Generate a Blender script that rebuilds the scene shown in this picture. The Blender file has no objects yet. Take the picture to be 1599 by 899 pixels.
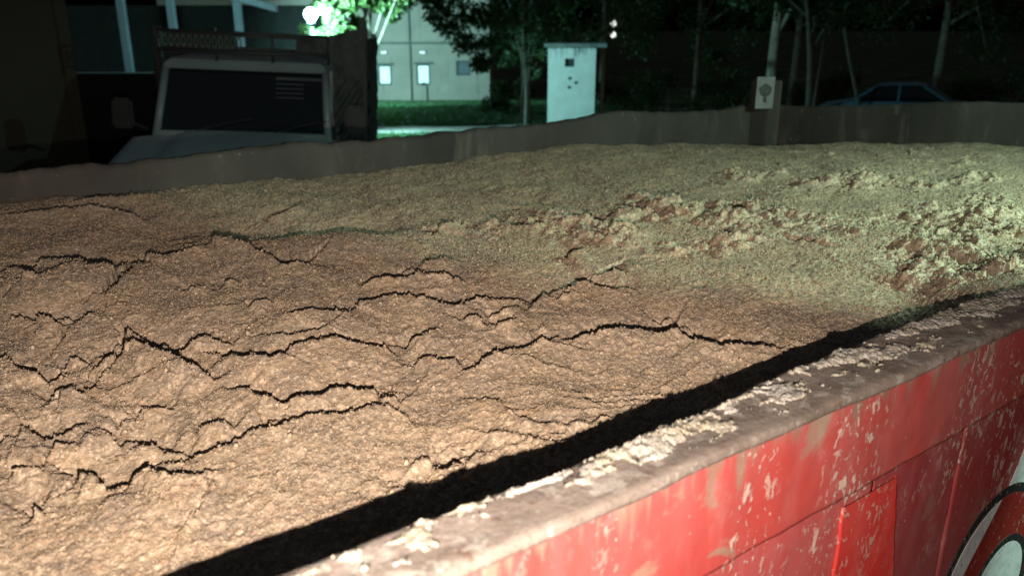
import bpy, bmesh, math, random
import numpy as np
from mathutils import Vector, Matrix

# ------------------------------------------------------------------ camera, sky, lights, exposure
scene = bpy.context.scene
COL = scene.collection
R = math.radians
HEAD = R(54)                       # heading of the viewer, measured from the trailer's long axis (world +X)
FWD = Vector((math.cos(HEAD), math.sin(HEAD), 0)); RGT = Vector((math.sin(HEAD), -math.cos(HEAD), 0))
EYE = Vector((0, -0.454, 2.10))

cam_data = bpy.data.cameras.new('camera'); cam = bpy.data.objects.new('camera', cam_data); COL.objects.link(cam)
cam_data.sensor_width = 36; cam_data.lens = 36 * 1255 / 1599
cam.location = EYE; cam.rotation_euler = (R(90 - 18), 0, HEAD - R(90))
cam_data.clip_start = 0.02; cam_data.clip_end = 2000
cam_data.dof.use_dof = True; cam_data.dof.focus_distance = 1.45; cam_data.dof.aperture_fstop = 4.8
scene.camera = cam

world = bpy.data.worlds.new('World'); scene.world = world; world.use_nodes = True
wn = world.node_tree; bg = wn.nodes['Background']
sky = wn.nodes.new('ShaderNodeTexSky'); sky.sky_type = 'NISHITA'; sky.sun_disc = False
sky.sun_elevation = R(-1.5); sky.sun_rotation = R(200)
wn.links.new(sky.outputs[0], bg.inputs[0]); bg.inputs[1].default_value = 0.17

def lamp(name, kind, loc, power, color, size=0.01, aim=None, cone=None, blend=0.3):
    d = bpy.data.lights.new(name, kind); d.energy = power; d.color = color; d.shadow_soft_size = size
    o = bpy.data.objects.new(name, d); COL.objects.link(o); o.location = loc
    if aim is not None:
        o.rotation_euler = (Vector(aim) - Vector(loc)).to_track_quat('-Z', 'Y').to_euler()
    if cone: d.spot_size = R(cone); d.spot_blend = blend
    return o
# the phone's own light a hand's breadth below its lens, and a hand torch held over the rail further along
lamp('phone_light', 'SPOT', EYE + Vector((0.0, -0.050, -0.094)), 136, (1.0, 0.86, 0.755), 0.004, aim=(0.70, 1.30, 1.59), cone=119, blend=1.0)
lamp('hand_torch', 'SPOT', (2.36, -0.72, 2.50), 178, (0.62, 1.0, 0.80), 0.012, aim=(2.56, 0.74, 1.12), cone=94, blend=0.2)

scene.view_settings.view_transform = 'Standard'; scene.view_settings.look = 'None'
scene.view_settings.exposure = 0; scene.view_settings.gamma = 1; scene.view_settings.use_curve_mapping = False

# ------------------------------------------------------------------ helpers
rng = np.random.default_rng(7); random.seed(7)
def W(r, f, z): return EYE.xy.to_3d() + RGT * r + FWD * f + Vector((0, 0, z))    # right / forward / height of a place in the yard
def ground_z(f): return 0.0 if f < 8 else -0.05 * (min(f, 60) - 8)

class MB:
    """collects faces of one part"""
    def __init__(s): s.v = []; s.f = []
    def add(s, verts, faces):
        n = len(s.v); s.v += [tuple(v) for v in verts]; s.f += [tuple(i + n for i in f) for f in faces]; return s
    def box(s, a, b):
        (x0, y0, z0), (x1, y1, z1) = a, b
        return s.add([(x0,y0,z0),(x1,y0,z0),(x1,y1,z0),(x0,y1,z0),(x0,y0,z1),(x1,y0,z1),(x1,y1,z1),(x0,y1,z1)],
                     [(3,2,1,0),(4,5,6,7),(0,1,5,4),(1,2,6,5),(2,3,7,6),(3,0,4,7)])
    def hexa(s, p):       # eight corners, bottom ring then top ring
        return s.add(p, [(3,2,1,0),(4,5,6,7),(0,1,5,4),(1,2,6,5),(2,3,7,6),(3,0,4,7)])
    def tube(s, pts, rads, n=8):
        pts = [Vector(p) for p in pts]; vs = []; fs = []
        for i, p in enumerate(pts):
            t = (pts[min(i+1, len(pts)-1)] - pts[max(i-1, 0)]).normalized()
            u = t.cross(Vector((0.13, 0.31, 0.94))); u = u if u.length > 1e-3 else t.cross(Vector((1, 0, 0))); u.normalize(); w = t.cross(u)
            for k in range(n):
                a = 2*math.pi*k/n; vs.append(p + (u*math.cos(a) + w*math.sin(a))*rads[i])
        for i in range(len(pts)-1):
            for k in range(n): fs.append((i*n+k, i*n+(k+1)%n, (i+1)*n+(k+1)%n, (i+1)*n+k))
        fs.append(tuple(range(n))[::-1]); fs.append(tuple(range((len(pts)-1)*n, len(pts)*n)))
        return s.add(vs, fs)
    def prism(s, poly, axis, a, b):      # polygon (2d) swept along an axis
        n = len(poly)
        def pt(p, t): return {'x': (t, p[0], p[1]), 'y': (p[0], t, p[1]), 'z': (p[0], p[1], t)}[axis]
        vs = [pt(p, a) for p in poly] + [pt(p, b) for p in poly]
        fs = [tuple(range(n))[::-1], tuple(range(n, 2*n))] + [(i, (i+1)%n, (i+1)%n+n, i+n) for i in range(n)]
        return s.add(vs, fs)
    def build(s, name, m, parent=None, smooth=False, bevel=0):
        me = bpy.data.meshes.new(name); me.from_pydata(s.v, [], s.f); me.validate(); me.update()
        bm = bmesh.new(); bm.from_mesh(me); bmesh.ops.recalc_face_normals(bm, faces=bm.faces[:])
        if bevel: bmesh.ops.bevel(bm, geom=bm.edges[:], offset=bevel, segments=2, affect='EDGES', clamp_overlap=True)
        bm.to_mesh(me); bm.free()
        return link(name, me, m, parent, smooth)
def link(name, me, m, parent=None, smooth=False):
    if smooth: me.polygons.foreach_set('use_smooth', np.ones(len(me.polygons), bool))
    o = bpy.data.objects.new(name, me); COL.objects.link(o)
    if m is not None: me.materials.append(m)
    if parent is not None: o.parent = parent
    return o
def grid_mesh(name, P, m, parent=None, smooth=True, mask=None):
    """P: (ny, nx, 3) array of points"""
    ny, nx = P.shape[:2]; me = bpy.data.meshes.new(name)
    idx = np.arange(nx*ny).reshape(ny, nx)
    q = np.stack([idx[:-1,:-1], idx[:-1,1:], idx[1:,1:], idx[1:,:-1]], -1).reshape(-1, 4)
    if mask is not None:
        keep = (mask[:-1,:-1] | mask[:-1,1:] | mask[1:,1:] | mask[1:,:-1]).reshape(-1); q = q[keep]
    me.vertices.add(nx*ny); me.vertices.foreach_set('co', P.reshape(-1).astype(np.float32))
    me.loops.add(q.size); me.loops.foreach_set('vertex_index', q.reshape(-1).astype(np.int32))
    me.polygons.add(len(q)); me.polygons.foreach_set('loop_start', np.arange(0, q.size, 4, dtype=np.int32))
    me.update(calc_edges=True); me.validate()
    if mask is not None:
        bm = bmesh.new(); bm.from_mesh(me); bmesh.ops.delete(bm, geom=[v for v in bm.verts if not v.link_faces], context='VERTS'); bm.to_mesh(me); bm.free()
    return link(name, me, m, parent, smooth)
def tag(o, label=None, cat=None, group=None, kind=None):
    for k, v in (('label', label), ('category', cat), ('group', group), ('kind', kind)):
        if v: o[k] = v
    return o
def empty(name, loc=(0,0,0), rot=(0,0,0)):
    o = bpy.data.objects.new(name, None); COL.objects.link(o); o.location = loc; o.rotation_euler = rot; return o

# numpy noise
def _hash(ix, iy, s):
    h = (ix.astype(np.int64)*374761393 + iy.astype(np.int64)*668265263 + s*1442695041) & 0xffffffff
    h = ((h ^ (h >> 13))*1274126177) & 0xffffffff
    h = ((h ^ (h >> 16))*2246822519) & 0xffffffff
    return (h ^ (h >> 15)) & 0xffffffff
def perlin(x, y, s=0):
    ix = np.floor(x); iy = np.floor(y); fx = x-ix; fy = y-iy
    u = fx*fx*fx*(fx*(fx*6-15)+10); v = fy*fy*fy*(fy*(fy*6-15)+10)
    def g(dx, dy):
        a = _hash(ix+dx, iy+dy, s)*(2*np.pi/4294967296.0)
        return np.cos(a)*(fx-dx) + np.sin(a)*(fy-dy)
    n0 = g(0,0)*(1-u)+g(1,0)*u; n1 = g(0,1)*(1-u)+g(1,1)*u
    return (n0*(1-v)+n1*v)*1.5
def fbm(x, y, s=0, o=4, gain=0.5):
    r = 0; a = 1; f = 1
    for i in range(o): r = r + a*perlin(x*f+i*17.3, y*f-i*9.7, s+i); a *= gain; f *= 2.03
    return r
def cells(x, y, s=0):
    """distance to the nearest of jittered points and that point's random number"""
    ix = np.floor(x); iy = np.floor(y); d = np.full(x.shape, 9.0); c = np.zeros(x.shape)
    for dx in (-1, 0, 1):
        for dy in (-1, 0, 1):
            h = _hash(ix+dx, iy+dy, s); px = ix+dx+(h & 0xffff)/65536.0; py = iy+dy+((h >> 16) & 0xffff)/65536.0
            q = (x-px)**2+(y-py)**2; n = q < d; d = np.where(n, q, d); c = np.where(n, ((h >> 7) & 1023)/1023.0, c)
    return np.sqrt(d), c
def domes(x, y, size, s, fill=0.62):
    d, c = cells(x/size, y/size, s); rr = fill*(0.55+0.6*c)
    return np.sqrt(np.clip(1-(d/rr)**2, 0, 1))*(0.4+0.6*c)
def smooth(a, b, x): t = np.clip((x-a)/(b-a), 0, 1); return t*t*(3-2*t)

# ------------------------------------------------------------------ materials
class NT:
    def __init__(s, name):
        s.m = bpy.data.materials.new(name); s.m.use_nodes = True; s.t = s.m.node_tree; s.b = s.t.nodes['Principled BSDF']
        s.co = s.n('ShaderNodeTexCoord').outputs['Object']
    def n(s, t, **kw):
        o = s.t.nodes.new(t)
        for k, v in kw.items(): setattr(o, k, v)
        return o
    def set(s, inp, v):
        if isinstance(v, bpy.types.NodeSocket): s.t.links.new(v, inp)
        else: inp.default_value = v
    def map(s, scale, vec=None):
        o = s.n('ShaderNodeMapping'); s.set(o.inputs['Vector'], vec or s.co); o.inputs['Scale'].default_value = scale; return o.outputs[0]
    def noise(s, scale, detail=4, rough=0.55, vec=None, dist=0):
        o = s.n('ShaderNodeTexNoise'); s.set(o.inputs['Vector'], vec or s.co); o.inputs['Scale'].default_value = scale
        o.inputs['Detail'].default_value = detail; o.inputs['Roughness'].default_value = rough; o.inputs['Distortion'].default_value = dist; return o.outputs['Fac']
    def vor(s, scale, vec=None, out='Distance', feature='F1', rnd=1):
        o = s.n('ShaderNodeTexVoronoi', feature=feature); s.set(o.inputs['Vector'], vec or s.co); o.inputs['Scale'].default_value = scale
        o.inputs['Randomness'].default_value = rnd; return o.outputs[out]
    def ramp(s, fac, stops, interp='LINEAR'):
        o = s.n('ShaderNodeValToRGB'); e = o.color_ramp; e.interpolation = interp
        while len(e.elements) < len(stops): e.elements.new(0.5)
        for el, (p, c) in zip(e.elements, stops): el.position = p; el.color = c if len(c) == 4 else (*c, 1)
        s.set(o.inputs[0], fac); return o.outputs[0]
    def step(s, fac, a, b): return s.ramp(fac, [(a, (0,0,0)), (b, (1,1,1))])
    def mix(s, fac, a, b, blend='MIX'):
        o = s.n('ShaderNodeMix', data_type='RGBA', blend_type=blend)
        s.set(o.inputs[0], fac); s.set(o.inputs[6], a if isinstance(a, bpy.types.NodeSocket) else (*a, 1)); s.set(o.inputs[7], b if isinstance(b, bpy.types.NodeSocket) else (*b, 1)); return o.outputs[2]
    def math(s, op, a, b=0.0):
        o = s.n('ShaderNodeMath', operation=op); s.set(o.inputs[0], a); s.set(o.inputs[1], b); return o.outputs[0]
    def sep(s, vec=None):
        o = s.n('ShaderNodeSeparateXYZ'); s.set(o.inputs[0], vec or s.co); return o.outputs
    def bump(s, h, strength, dist, normal=None):
        o = s.n('ShaderNodeBump'); o.inputs['Strength'].default_value = strength; o.inputs['Distance'].default_value = dist; s.set(o.inputs['Height'], h)
        if normal is not None: s.set(o.inputs['Normal'], normal)
        return o.outputs[0]
    def out(s, color=None, rough=None, metal=None, normal=None, spec=None, emit=None, estr=0):
        for k, v in (('Base Color', color), ('Roughness', rough), ('Metallic', metal), ('Normal', normal), ('Specular IOR Level', spec), ('Emission Color', emit)):
            if v is None: continue
            if isinstance(v, tuple) and len(v) == 3: v = (*v, 1)
            s.set(s.b.inputs[k], v)
        if estr: s.b.inputs['Emission Strength'].default_value = estr
        return s.m
def simple(name, c, rough=0.7, metal=0.0, var=0.25, scale=6.0, bump=0.0, spec=0.5):
    t = NT(name); n = t.noise(scale, 5)
    lo = tuple(x*(1-var) for x in c); hi = tuple(min(1, x*(1+var)) for x in c)
    col = t.ramp(n, [(0.3, lo), (0.7, hi)])
    return t.out(col, rough, metal, t.bump(t.noise(scale*6, 4), bump, 0.01) if bump else None, spec)

def mash_material(name='wet_mash', k=1.0):
    t = NT(name)
    big = t.noise(2.2, 4); mid = t.noise(14, 4); fine = t.noise(160, 3)
    grain = t.vor(300, out='Color'); gs = t.sep(grain); g2 = t.sep(t.vor(120, out='Color'))
    c = t.ramp(big, [(0.30, (0.33, 0.250, 0.172)), (0.50, (0.43, 0.322, 0.215)), (0.70, (0.37, 0.295, 0.215))])
    c = t.mix(t.step(mid, 0.42, 0.66), c, (0.31, 0.240, 0.180))
    damp = t.step(t.noise(5.5, 5, rough=0.6, dist=0.8), 0.56, 0.66)
    c = t.mix(t.math('MULTIPLY', damp, 0.55), c, (0.25, 0.205, 0.165))
    orange = t.step(t.noise(9, 3, dist=0.6), 0.56, 0.72)
    c = t.mix(t.math('MULTIPLY', orange, 0.40), c, (0.50, 0.315, 0.175))
    c = t.mix(t.ramp(gs[0], [(0.0, (0.55*k,)*3), (0.35, (0.0,)*3), (0.75, (0.0,)*3), (1.0, (0.0,)*3)]), c, (0.17, 0.12, 0.07))
    c = t.mix(t.ramp(g2[0], [(0.0, (0.75*k,)*3), (0.4, (0.0,)*3), (0.7, (0,)*3), (1.0, (0,)*3)]), c, (0.24, 0.17, 0.10))
    c = t.mix(t.ramp(g2[1], [(0.65, (0,)*3), (1.0, (0.7,)*3)]), c, (0.60, 0.45, 0.31))
    c = t.mix(t.ramp(g2[2], [(0.80, (0,)*3), (0.95, (0.3,)*3)]), c, (0.46, 0.28, 0.16))
    c = t.mix(t.ramp(gs[1], [(0.68, (0,)*3), (0.95, (0.85*k,)*3)]), c, (0.68, 0.53, 0.38))
    c = t.mix(t.step(fine, 0.62, 0.8), c, (0.22, 0.15, 0.085))
    b0 = t.bump(t.vor(120), 0.30, 0.0040); b1 = t.bump(t.vor(300), 0.35, 0.0026, b0); b2 = t.bump(t.noise(900, 2), 0.5, 0.0008, b1)
    rg = t.ramp(gs[2], [(0.0, (0.18,)*3), (0.04, (0.30,)*3), (0.08, (0.66,)*3), (1.0, (0.85,)*3)])
    return t.out(c, rg, 0, b2, 0.45*(0.4+0.6*k))
def crust_material():
    t = NT('dried_crust')
    n = t.noise(7, 3); g = t.sep(t.vor(420, out='Color'))
    c = t.ramp(n, [(0.36, (0.46, 0.43, 0.38)), (0.52, (0.38, 0.33, 0.235)), (0.66, (0.46, 0.42, 0.37))])
    c = t.mix(t.ramp(g[0], [(0.0, (0.6,)*3), (0.3, (0,)*3)]), c, (0.30, 0.24, 0.17))
    c = t.mix(t.ramp(g[1], [(0.7, (0,)*3), (1, (0.8,)*3)]), c, (0.62, 0.60, 0.55))
    return t.out(c, 0.6, 0, t.bump(t.vor(420), 0.8, 0.002), 0.4)
def rail_material(name='rail_steel', tone=1.0):
    t = NT(name)
    v = t.map((1, 2.2, 2.2)); n = t.noise(9, 6, vec=v); m = t.noise(40, 5)
    c = t.ramp(n, [(0.3, (0.125*tone, 0.098*tone, 0.080*tone)), (0.5, (0.195*tone, 0.158*tone, 0.132*tone)), (0.7, (0.26*tone, 0.218*tone, 0.185*tone))])
    c = t.mix(t.step(m, 0.60, 0.70), c, (0.12*tone, 0.075*tone, 0.05*tone))
    c = t.mix(t.step(t.noise(120, 4), 0.66, 0.74), c, (0.42*tone, 0.38*tone, 0.32*tone))
    c = t.mix(t.math('MULTIPLY', t.step(t.noise(34, 6, rough=0.7, dist=0.5), 0.54, 0.60), 0.75), c, (0.36*tone, 0.33*tone, 0.29*tone))
    c = t.mix(t.math('MULTIPLY', t.step(t.noise(240, 4, rough=0.7), 0.56, 0.66), 0.7), c, (0.09*tone, 0.075*tone, 0.06*tone))
    return t.out(c, 0.8, 0.0, t.bump(t.noise(130, 5, rough=0.7), 0.7, 0.0035, t.bump(m, 0.35, 0.004)), 0.25)
def red_paint(name, base, dirt=0.5, splash=0.5, top=None):
    """weathered enamel: faded patches, bare grubby metal, dried white splashes running down"""
    t = NT(name); x, y, z = t.sep()
    faded = tuple(b*0.8 + 0.10 for b in base)
    c = t.mix(t.step(t.noise(5, 5, vec=t.map((1, 1, 0.6))), 0.40, 0.68), base, tuple(min(1, b*0.75+0.06) for b in base))
    c = t.mix(t.math('MULTIPLY', t.step(t.noise(26, 6, vec=t.map((1.4, 1, 0.35))), 0.45, 0.8), 0.5), c, faded)
    streak = t.noise(30, 5, vec=t.map((1.6, 1, 0.16)), rough=0.6)                        # vertical runs
    if top is not None:
        h = t.math('MULTIPLY', t.math('SUBTRACT', z, top-0.10), 3.1)                     # grime is thickest under the rail
        g = t.math('ADD', streak, t.math('MAXIMUM', h, -0.2))
        c = t.mix(t.math('MULTIPLY', t.step(g, 0.73, 0.84), 0.8), c, (0.27, 0.20, 0.145))
    g2 = t.math('MULTIPLY', t.step(t.noise(11, 6, dist=0.4), 0.62, 0.66), dirt)
    c = t.mix(g2, c, (0.30, 0.235, 0.17))
    region = t.step(t.noise(6.5, 3, vec=t.map((1.0, 1, 0.55))), 0.50, 0.60)
    sp = t.math('MULTIPLY', t.step(t.noise(95, 3, vec=t.map((1, 1, 0.62)), dist=0.8), 0.585, 0.625), region)
    chalk = t.math('MULTIPLY', t.step(t.noise(9, 7, rough=0.68, vec=t.map((1, 1, 0.7))), 0.55, 0.66), 0.26)
    c = t.mix(chalk, c, (0.56, 0.36, 0.32))
    sp2 = t.math('MULTIPLY', t.step(t.noise(52, 4, vec=t.map((1.1, 1, 0.5)), dist=0.6), 0.60, 0.635), region)
    speck = t.math('LESS_THAN', t.vor(70, vec=t.map((1, 1, 0.75))), 0.10)
    spk = t.math('MULTIPLY', speck, t.step(t.noise(30, 2), 0.55, 0.6))
    s = t.math('MAXIMUM', t.math('MAXIMUM', sp, sp2), spk)
    s = t.math('MULTIPLY', s, splash)
    c = t.mix(s, c, (0.62, 0.50, 0.42))
    c = t.mix(t.math('MULTIPLY', t.step(t.noise(400, 2), 0.60, 0.75), 0.25), c, (0.14, 0.03, 0.02))
    nb = t.bump(s, 0.7, 0.002, t.bump(t.noise(60, 4), 0.15, 0.003))
    return t.out(c, t.ramp(t.noise(14, 4), [(0.3, (0.38,)*3), (0.7, (0.62,)*3)]), 0, nb, 0.45)
def flat_paint(name, c):
    t = NT(name); n = t.noise(35, 5); d = tuple(x*0.72 for x in c)
    col = t.mix(t.step(n, 0.45, 0.75), c, d)
    col = t.mix(t.math('MULTIPLY', t.step(t.noise(150, 3, vec=t.map((1, 1, .5))), 0.64, 0.68), 0.8), col, (0.33, 0.27, 0.22))
    return t.out(col, 0.45, 0, t.bump(t.noise(60, 3), 0.12, 0.003))
def inner_steel():
    t = NT('grubby_inner_steel'); n = t.noise(3, 6, vec=t.map((1.2, 1.2, 0.5))); k = t.noise(40, 5)
    c = t.ramp(n, [(0.3, (0.034, 0.030, 0.027)), (0.55, (0.058, 0.051, 0.045)), (0.75, (0.080, 0.070, 0.060))])
    c = t.mix(t.step(t.noise(7, 6, vec=t.map((1.5, 1.5, .5)), dist=0.5), 0.56, 0.72), c, (0.095, 0.082, 0.068))
    c = t.mix(t.step(k, 0.68, 0.78), c, (0.20, 0.175, 0.135))
    return t.out(c, 0.75, 0, t.bump(k, 0.3, 0.006), 0.3)
def ground_material():
    t = NT('yard_ground'); n = t.noise(0.35, 5); k = t.noise(2.5, 5)
    grass = t.ramp(k, [(0.3, (0.025, 0.050, 0.018)), (0.7, (0.055, 0.095, 0.032))])
    soil = t.ramp(k, [(0.3, (0.14, 0.115, 0.085)), (0.7, (0.22, 0.185, 0.14))])
    c = t.mix(t.step(n, 0.52, 0.62), grass, soil)
    return t.out(c, 0.95, 0, t.bump(t.noise(12, 5), 0.6, 0.05), 0.1)
def leaf_material(name, a, b):
    t = NT(name); o = t.n('ShaderNodeObjectInfo'); n = t.noise(1.6, 3)
    c = t.mix(t.step(n, 0.35, 0.65), a, b); m = t.out(c, 0.5, 0, None, 0.4)
    tr = t.n('ShaderNodeBsdfTranslucent'); t.set(tr.inputs[0], t.mix(0.5, c, (0.10, 0.16, 0.03)))
    mx = t.n('ShaderNodeMixShader'); mx.inputs[0].default_value = 0.35
    t.t.links.new(t.b.outputs[0], mx.inputs[1]); t.t.links.new(tr.outputs[0], mx.inputs[2])
    t.t.links.new(mx.outputs[0], t.t.nodes['Material Output'].inputs[0]); return m
def wall_material(name, c, stain=(0.06, 0.06, 0.055), amount=0.5, top=None, scale=1.0):
    t = NT(name); x, y, z = t.sep(); n = t.noise(1.3*scale, 6); col = t.ramp(n, [(0.3, tuple(v*0.8 for v in c)), (0.7, c)])
    st = t.noise(3.2*scale, 5, vec=t.map((1.6, 1.6, 0.16)))
    if top is not None: st = t.math('ADD', st, t.math('MAXIMUM', t.math('MULTIPLY', t.math('SUBTRACT', z, top), 0.45), -0.3))
    col = t.mix(t.math('MULTIPLY', t.step(st, 0.58, 0.72), amount), col, stain)
    return t.out(col, 0.9, 0, t.bump(t.noise(18, 5), 0.3, 0.02), 0.2)
def emit(name, c, s):
    t = NT(name); return t.out((0.8, 0.8, 0.8), 0.5, emit=c, estr=s)
def glass(name, c=(0.012, 0.014, 0.016)):
    t = NT(name); return t.out(c, t.ramp(t.noise(3, 3), [(0.3, (0.06,)*3), (0.7, (0.18,)*3)]), 0, None, 0.6)

M_MASH = mash_material(); M_GRAIN = mash_material('mash_grain', 0.45); M_CRUST = crust_material(); M_RAIL = rail_material(tone=1.12); M_INNER = inner_steel()
M_RED_BAND = red_paint('red_enamel_band', (0.46, 0.066, 0.056), 0.7, 0.9, top=1.70)
M_RED_LOW = red_paint('red_enamel_faded', (0.44, 0.080, 0.075), 0.45, 0.8)
M_RED_PATCH = red_paint('red_enamel_fresh', (0.60, 0.030, 0.020), 0.15, 0.5)
M_RED_DARK = red_paint('red_enamel_maroon', (0.33, 0.042, 0.044), 0.3, 0.7)
M_WHITE = flat_paint('white_sign_paint', (0.66, 0.68, 0.70)); M_BLACK = flat_paint('black_sign_paint', (0.02, 0.02, 0.022)); M_SRED = flat_paint('red_sign_paint', (0.27, 0.018, 0.014))
M_DARKSTEEL = simple('dark_steel', (0.05, 0.05, 0.05), 0.6, 0.3)
M_RUBBER = simple('tyre_rubber', (0.025, 0.025, 0.025), 0.9)
M_GROUND = ground_material()
M_PATH = simple('pale_path', (0.60, 0.57, 0.50), 0.95, 0, 0.25, 1.5, 0.4)
M_BARK = simple('bark', (0.16, 0.13, 0.10), 0.95, 0, 0.4, 5, 0.6); M_BARK_PALE = simple('pale_bark', (0.13, 0.12, 0.10), 0.9, 0, 0.35, 5, 0.5)
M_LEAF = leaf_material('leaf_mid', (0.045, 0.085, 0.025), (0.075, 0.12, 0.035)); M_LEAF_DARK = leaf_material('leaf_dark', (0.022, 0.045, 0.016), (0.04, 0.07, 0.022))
# ------------------------------------------------------------------ ground
gx = np.concatenate([np.linspace(-600, -40, 12), np.linspace(-36, 36, 61), np.linspace(40, 600, 12)])
gf = np.concatenate([np.linspace(-400, -10, 10), np.linspace(-6, 70, 96), np.linspace(80, 900, 14)])
GX, GF = np.meshgrid(gx, gf)
def gz(r, f): return -0.05*(np.clip(f, 8, 60)-8) + 0.05*fbm(r*0.25, f*0.25, 3, 3)*smooth(9, 14, f)
GZ = gz(GX, GF)
def WA(r, f, z): return np.stack([EYE.x + RGT.x*r + FWD.x*f, EYE.y + RGT.y*r + FWD.y*f, z], -1)
tag(grid_mesh('ground', WA(GX, GF, GZ), M_GROUND), kind='structure')
# trodden path across the lawn
pr, pf = np.meshgrid(np.linspace(-16, 9, 90), np.linspace(0, 1, 12))
mid = 24.6 + 0.10*pr + 0.5*np.sin(pr*0.5); half = 1.9 + 0.35*fbm(pr*0.4, pf*0+2, 9, 3)
PF = mid + (pf*2-1)*half; edge = np.abs(pf*2-1) > 0.98
tag(grid_mesh('path', WA(pr, PF, gz(pr, PF) + np.where(edge, -0.03, 0.03)), M_PATH), kind='structure')
pr, pf = np.meshgrid(np.linspace(-9.5, -4.0, 30), np.linspace(0, 1, 12))
PF = 45.6 + (pf*2-1)*(0.9+0.3*fbm(pr*0.6, pf*0, 12, 2)); edge = (np.abs(pf*2-1) > 0.98)
tag(grid_mesh('forecourt', WA(pr, PF, gz(pr, PF) + np.where(edge, -0.03, 0.04)), M_PATH), kind='structure')

# ------------------------------------------------------------------ the red trailer
RIM = 1.70
trailer = tag(empty('trailer', (1.2, 1.15, 0)), 'red high-sided trailer with grimy steel top rail and peeling paint', 'trailer')
def T(o):
    o.parent = trailer; o.matrix_parent_inverse = Matrix.Translation(-Vector(trailer.location)); return o
X0, X1, Y1 = -1.45, 3.70, 2.30
# top rail of the near side, dented and chipped along its inner edge
xs = np.linspace(X0, X1+0.06, 1500)
prof = [(-0.002, 1.688), (-0.0075, 1.6885), (-0.0080, 1.692), (-0.0075, 1.6975), (-0.006, 1.6996), (0.002, 1.7004), (0.016, 1.7005), (0.030, 1.700), (0.044, 1.7003), (0.058, 1.700), (0.067, 1.7000), (0.0745, 1.6990), (0.0762, 1.696), (0.0755, 1.672), (0.075, 1.640), (0.066, 1.640)]
P = np.zeros((len(prof), len(xs), 3))
for i, (yy, zz) in enumerate(prof):
    inner = smooth(0.045, 0.075, yy); outer = 1-smooth(-0.008, 0.01, yy)
    jag = 0.0045*fbm(xs*9, xs*0+3, 21, 5, 0.65) + 0.003*perlin(xs*2.1, xs*0+8, 22) + np.interp(xs, [-1, 0, .16, .44, .62, .84, 1.2, 1.43, 2], [0, 0, -.004, -.016, -.008, .008, .011, -.001, 0])
    P[i, :, 0] = xs; P[i, :, 1] = yy + jag*inner + 0.0022*fbm(xs*5, xs*0, 23, 4)*outer + 0.004*perlin(xs*1.1, xs*0+1, 25)
    P[i, :, 2] = zz + 0.0022*fbm(xs*6, xs*0+yy*30, 24, 4)*(1 if zz > 1.68 else 0.2) + 0.004*perlin(xs*1.3, xs*0+5, 26)
T(grid_mesh('top_rail', P, M_RAIL))
# dried spill caked on the rail
cx, cy = np.meshgrid(np.arange(-0.3, 2.6, 0.0022), np.arange(-0.003, 0.080, 0.0022))
blob = np.zeros_like(cx)
for bx, by, sx, sy, a in ((0.17,.060,.020,.010,.9),(0.27,.045,.020,.016,.85),(0.23,.030,.020,.008,.6),(0.40,.060,.055,.014,1.0),(0.44,.035,.03,.012,.6),(0.53,.050,.085,.016,1.25),(0.55,.030,.03,.012,.8),(0.62,.028,.018,.012,.7),(0.70,.062,.05,.008,.8),
        (0.76,.045,.040,.017,1.0),(0.81,.066,.05,.007,.7),(0.90,.060,.07,.014,1.1),(0.97,.040,.06,.016,1.0),(1.05,.065,.05,.010,.9),(1.03,.03,.04,.01,.8),(1.16,.060,.06,.015,1.0),(1.26,.052,.07,.020,1.1),(1.40,.060,.08,.018,1.2),(1.7,.05,.25,.02,1.1),(2.2,.05,.2,.02,1.0),(0.05,.05,.05,.015,.9),(-.1,.05,.05,.015,.9)):
    blob = np.maximum(blob, a*np.exp(-((cx-bx)/sx)**2-((cy-by)/sy)**2))
hh = blob + 0.50*fbm(cx*26, cy*44, 31, 5, 0.7) + 0.16*fbm(cx*90, cy*110, 37, 3, 0.7) - 0.46 + 0.22*fbm(cx*7, cy*20, 33, 2) + 0.17*smooth(-0.1, 0.35, fbm(cx*5+2, cy*9, 36, 3)) + 0.06
hh = hh - 0.7*smooth(0.016, -0.002, cy)
lift = np.clip(hh, -0.3, 1.0)
lump = 0.0045*np.clip(lift, 0, 1)**0.6*(0.5+0.8*domes(cx, cy, 0.008, 34)+0.5*domes(cx, cy, 0.004, 35))
jag = 0.0045*fbm(cx*9, cx*0+3, 21, 5, 0.65) + 0.003*perlin(cx*2.1, cx*0+8, 22) + np.interp(cx, [-1, 0, .16, .44, .62, .84, 1.2, 1.43, 2], [0, 0, -.004, -.016, -.008, .008, .011, -.001, 0])
yy = cy + jag*smooth(0.045, 0.075, cy) + 0.004*perlin(cx*1.1, cx*0+1, 25)
zz = 1.7008 + np.where(lift > 0, lump, -0.012) + 0.0022*fbm(cx*6, cx*0+cy*30, 24, 4) + 0.004*perlin(cx*1.3, cx*0+5, 26)
zz = zz - 0.02*smooth(0.070, 0.079, cy)
T(tag(grid_mesh('dried_crust', np.stack([cx, yy, zz], -1), M_CRUST, mask=lift > -0.02), 'pale crust of dried mash caked on the rail', kind='stuff'))

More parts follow.
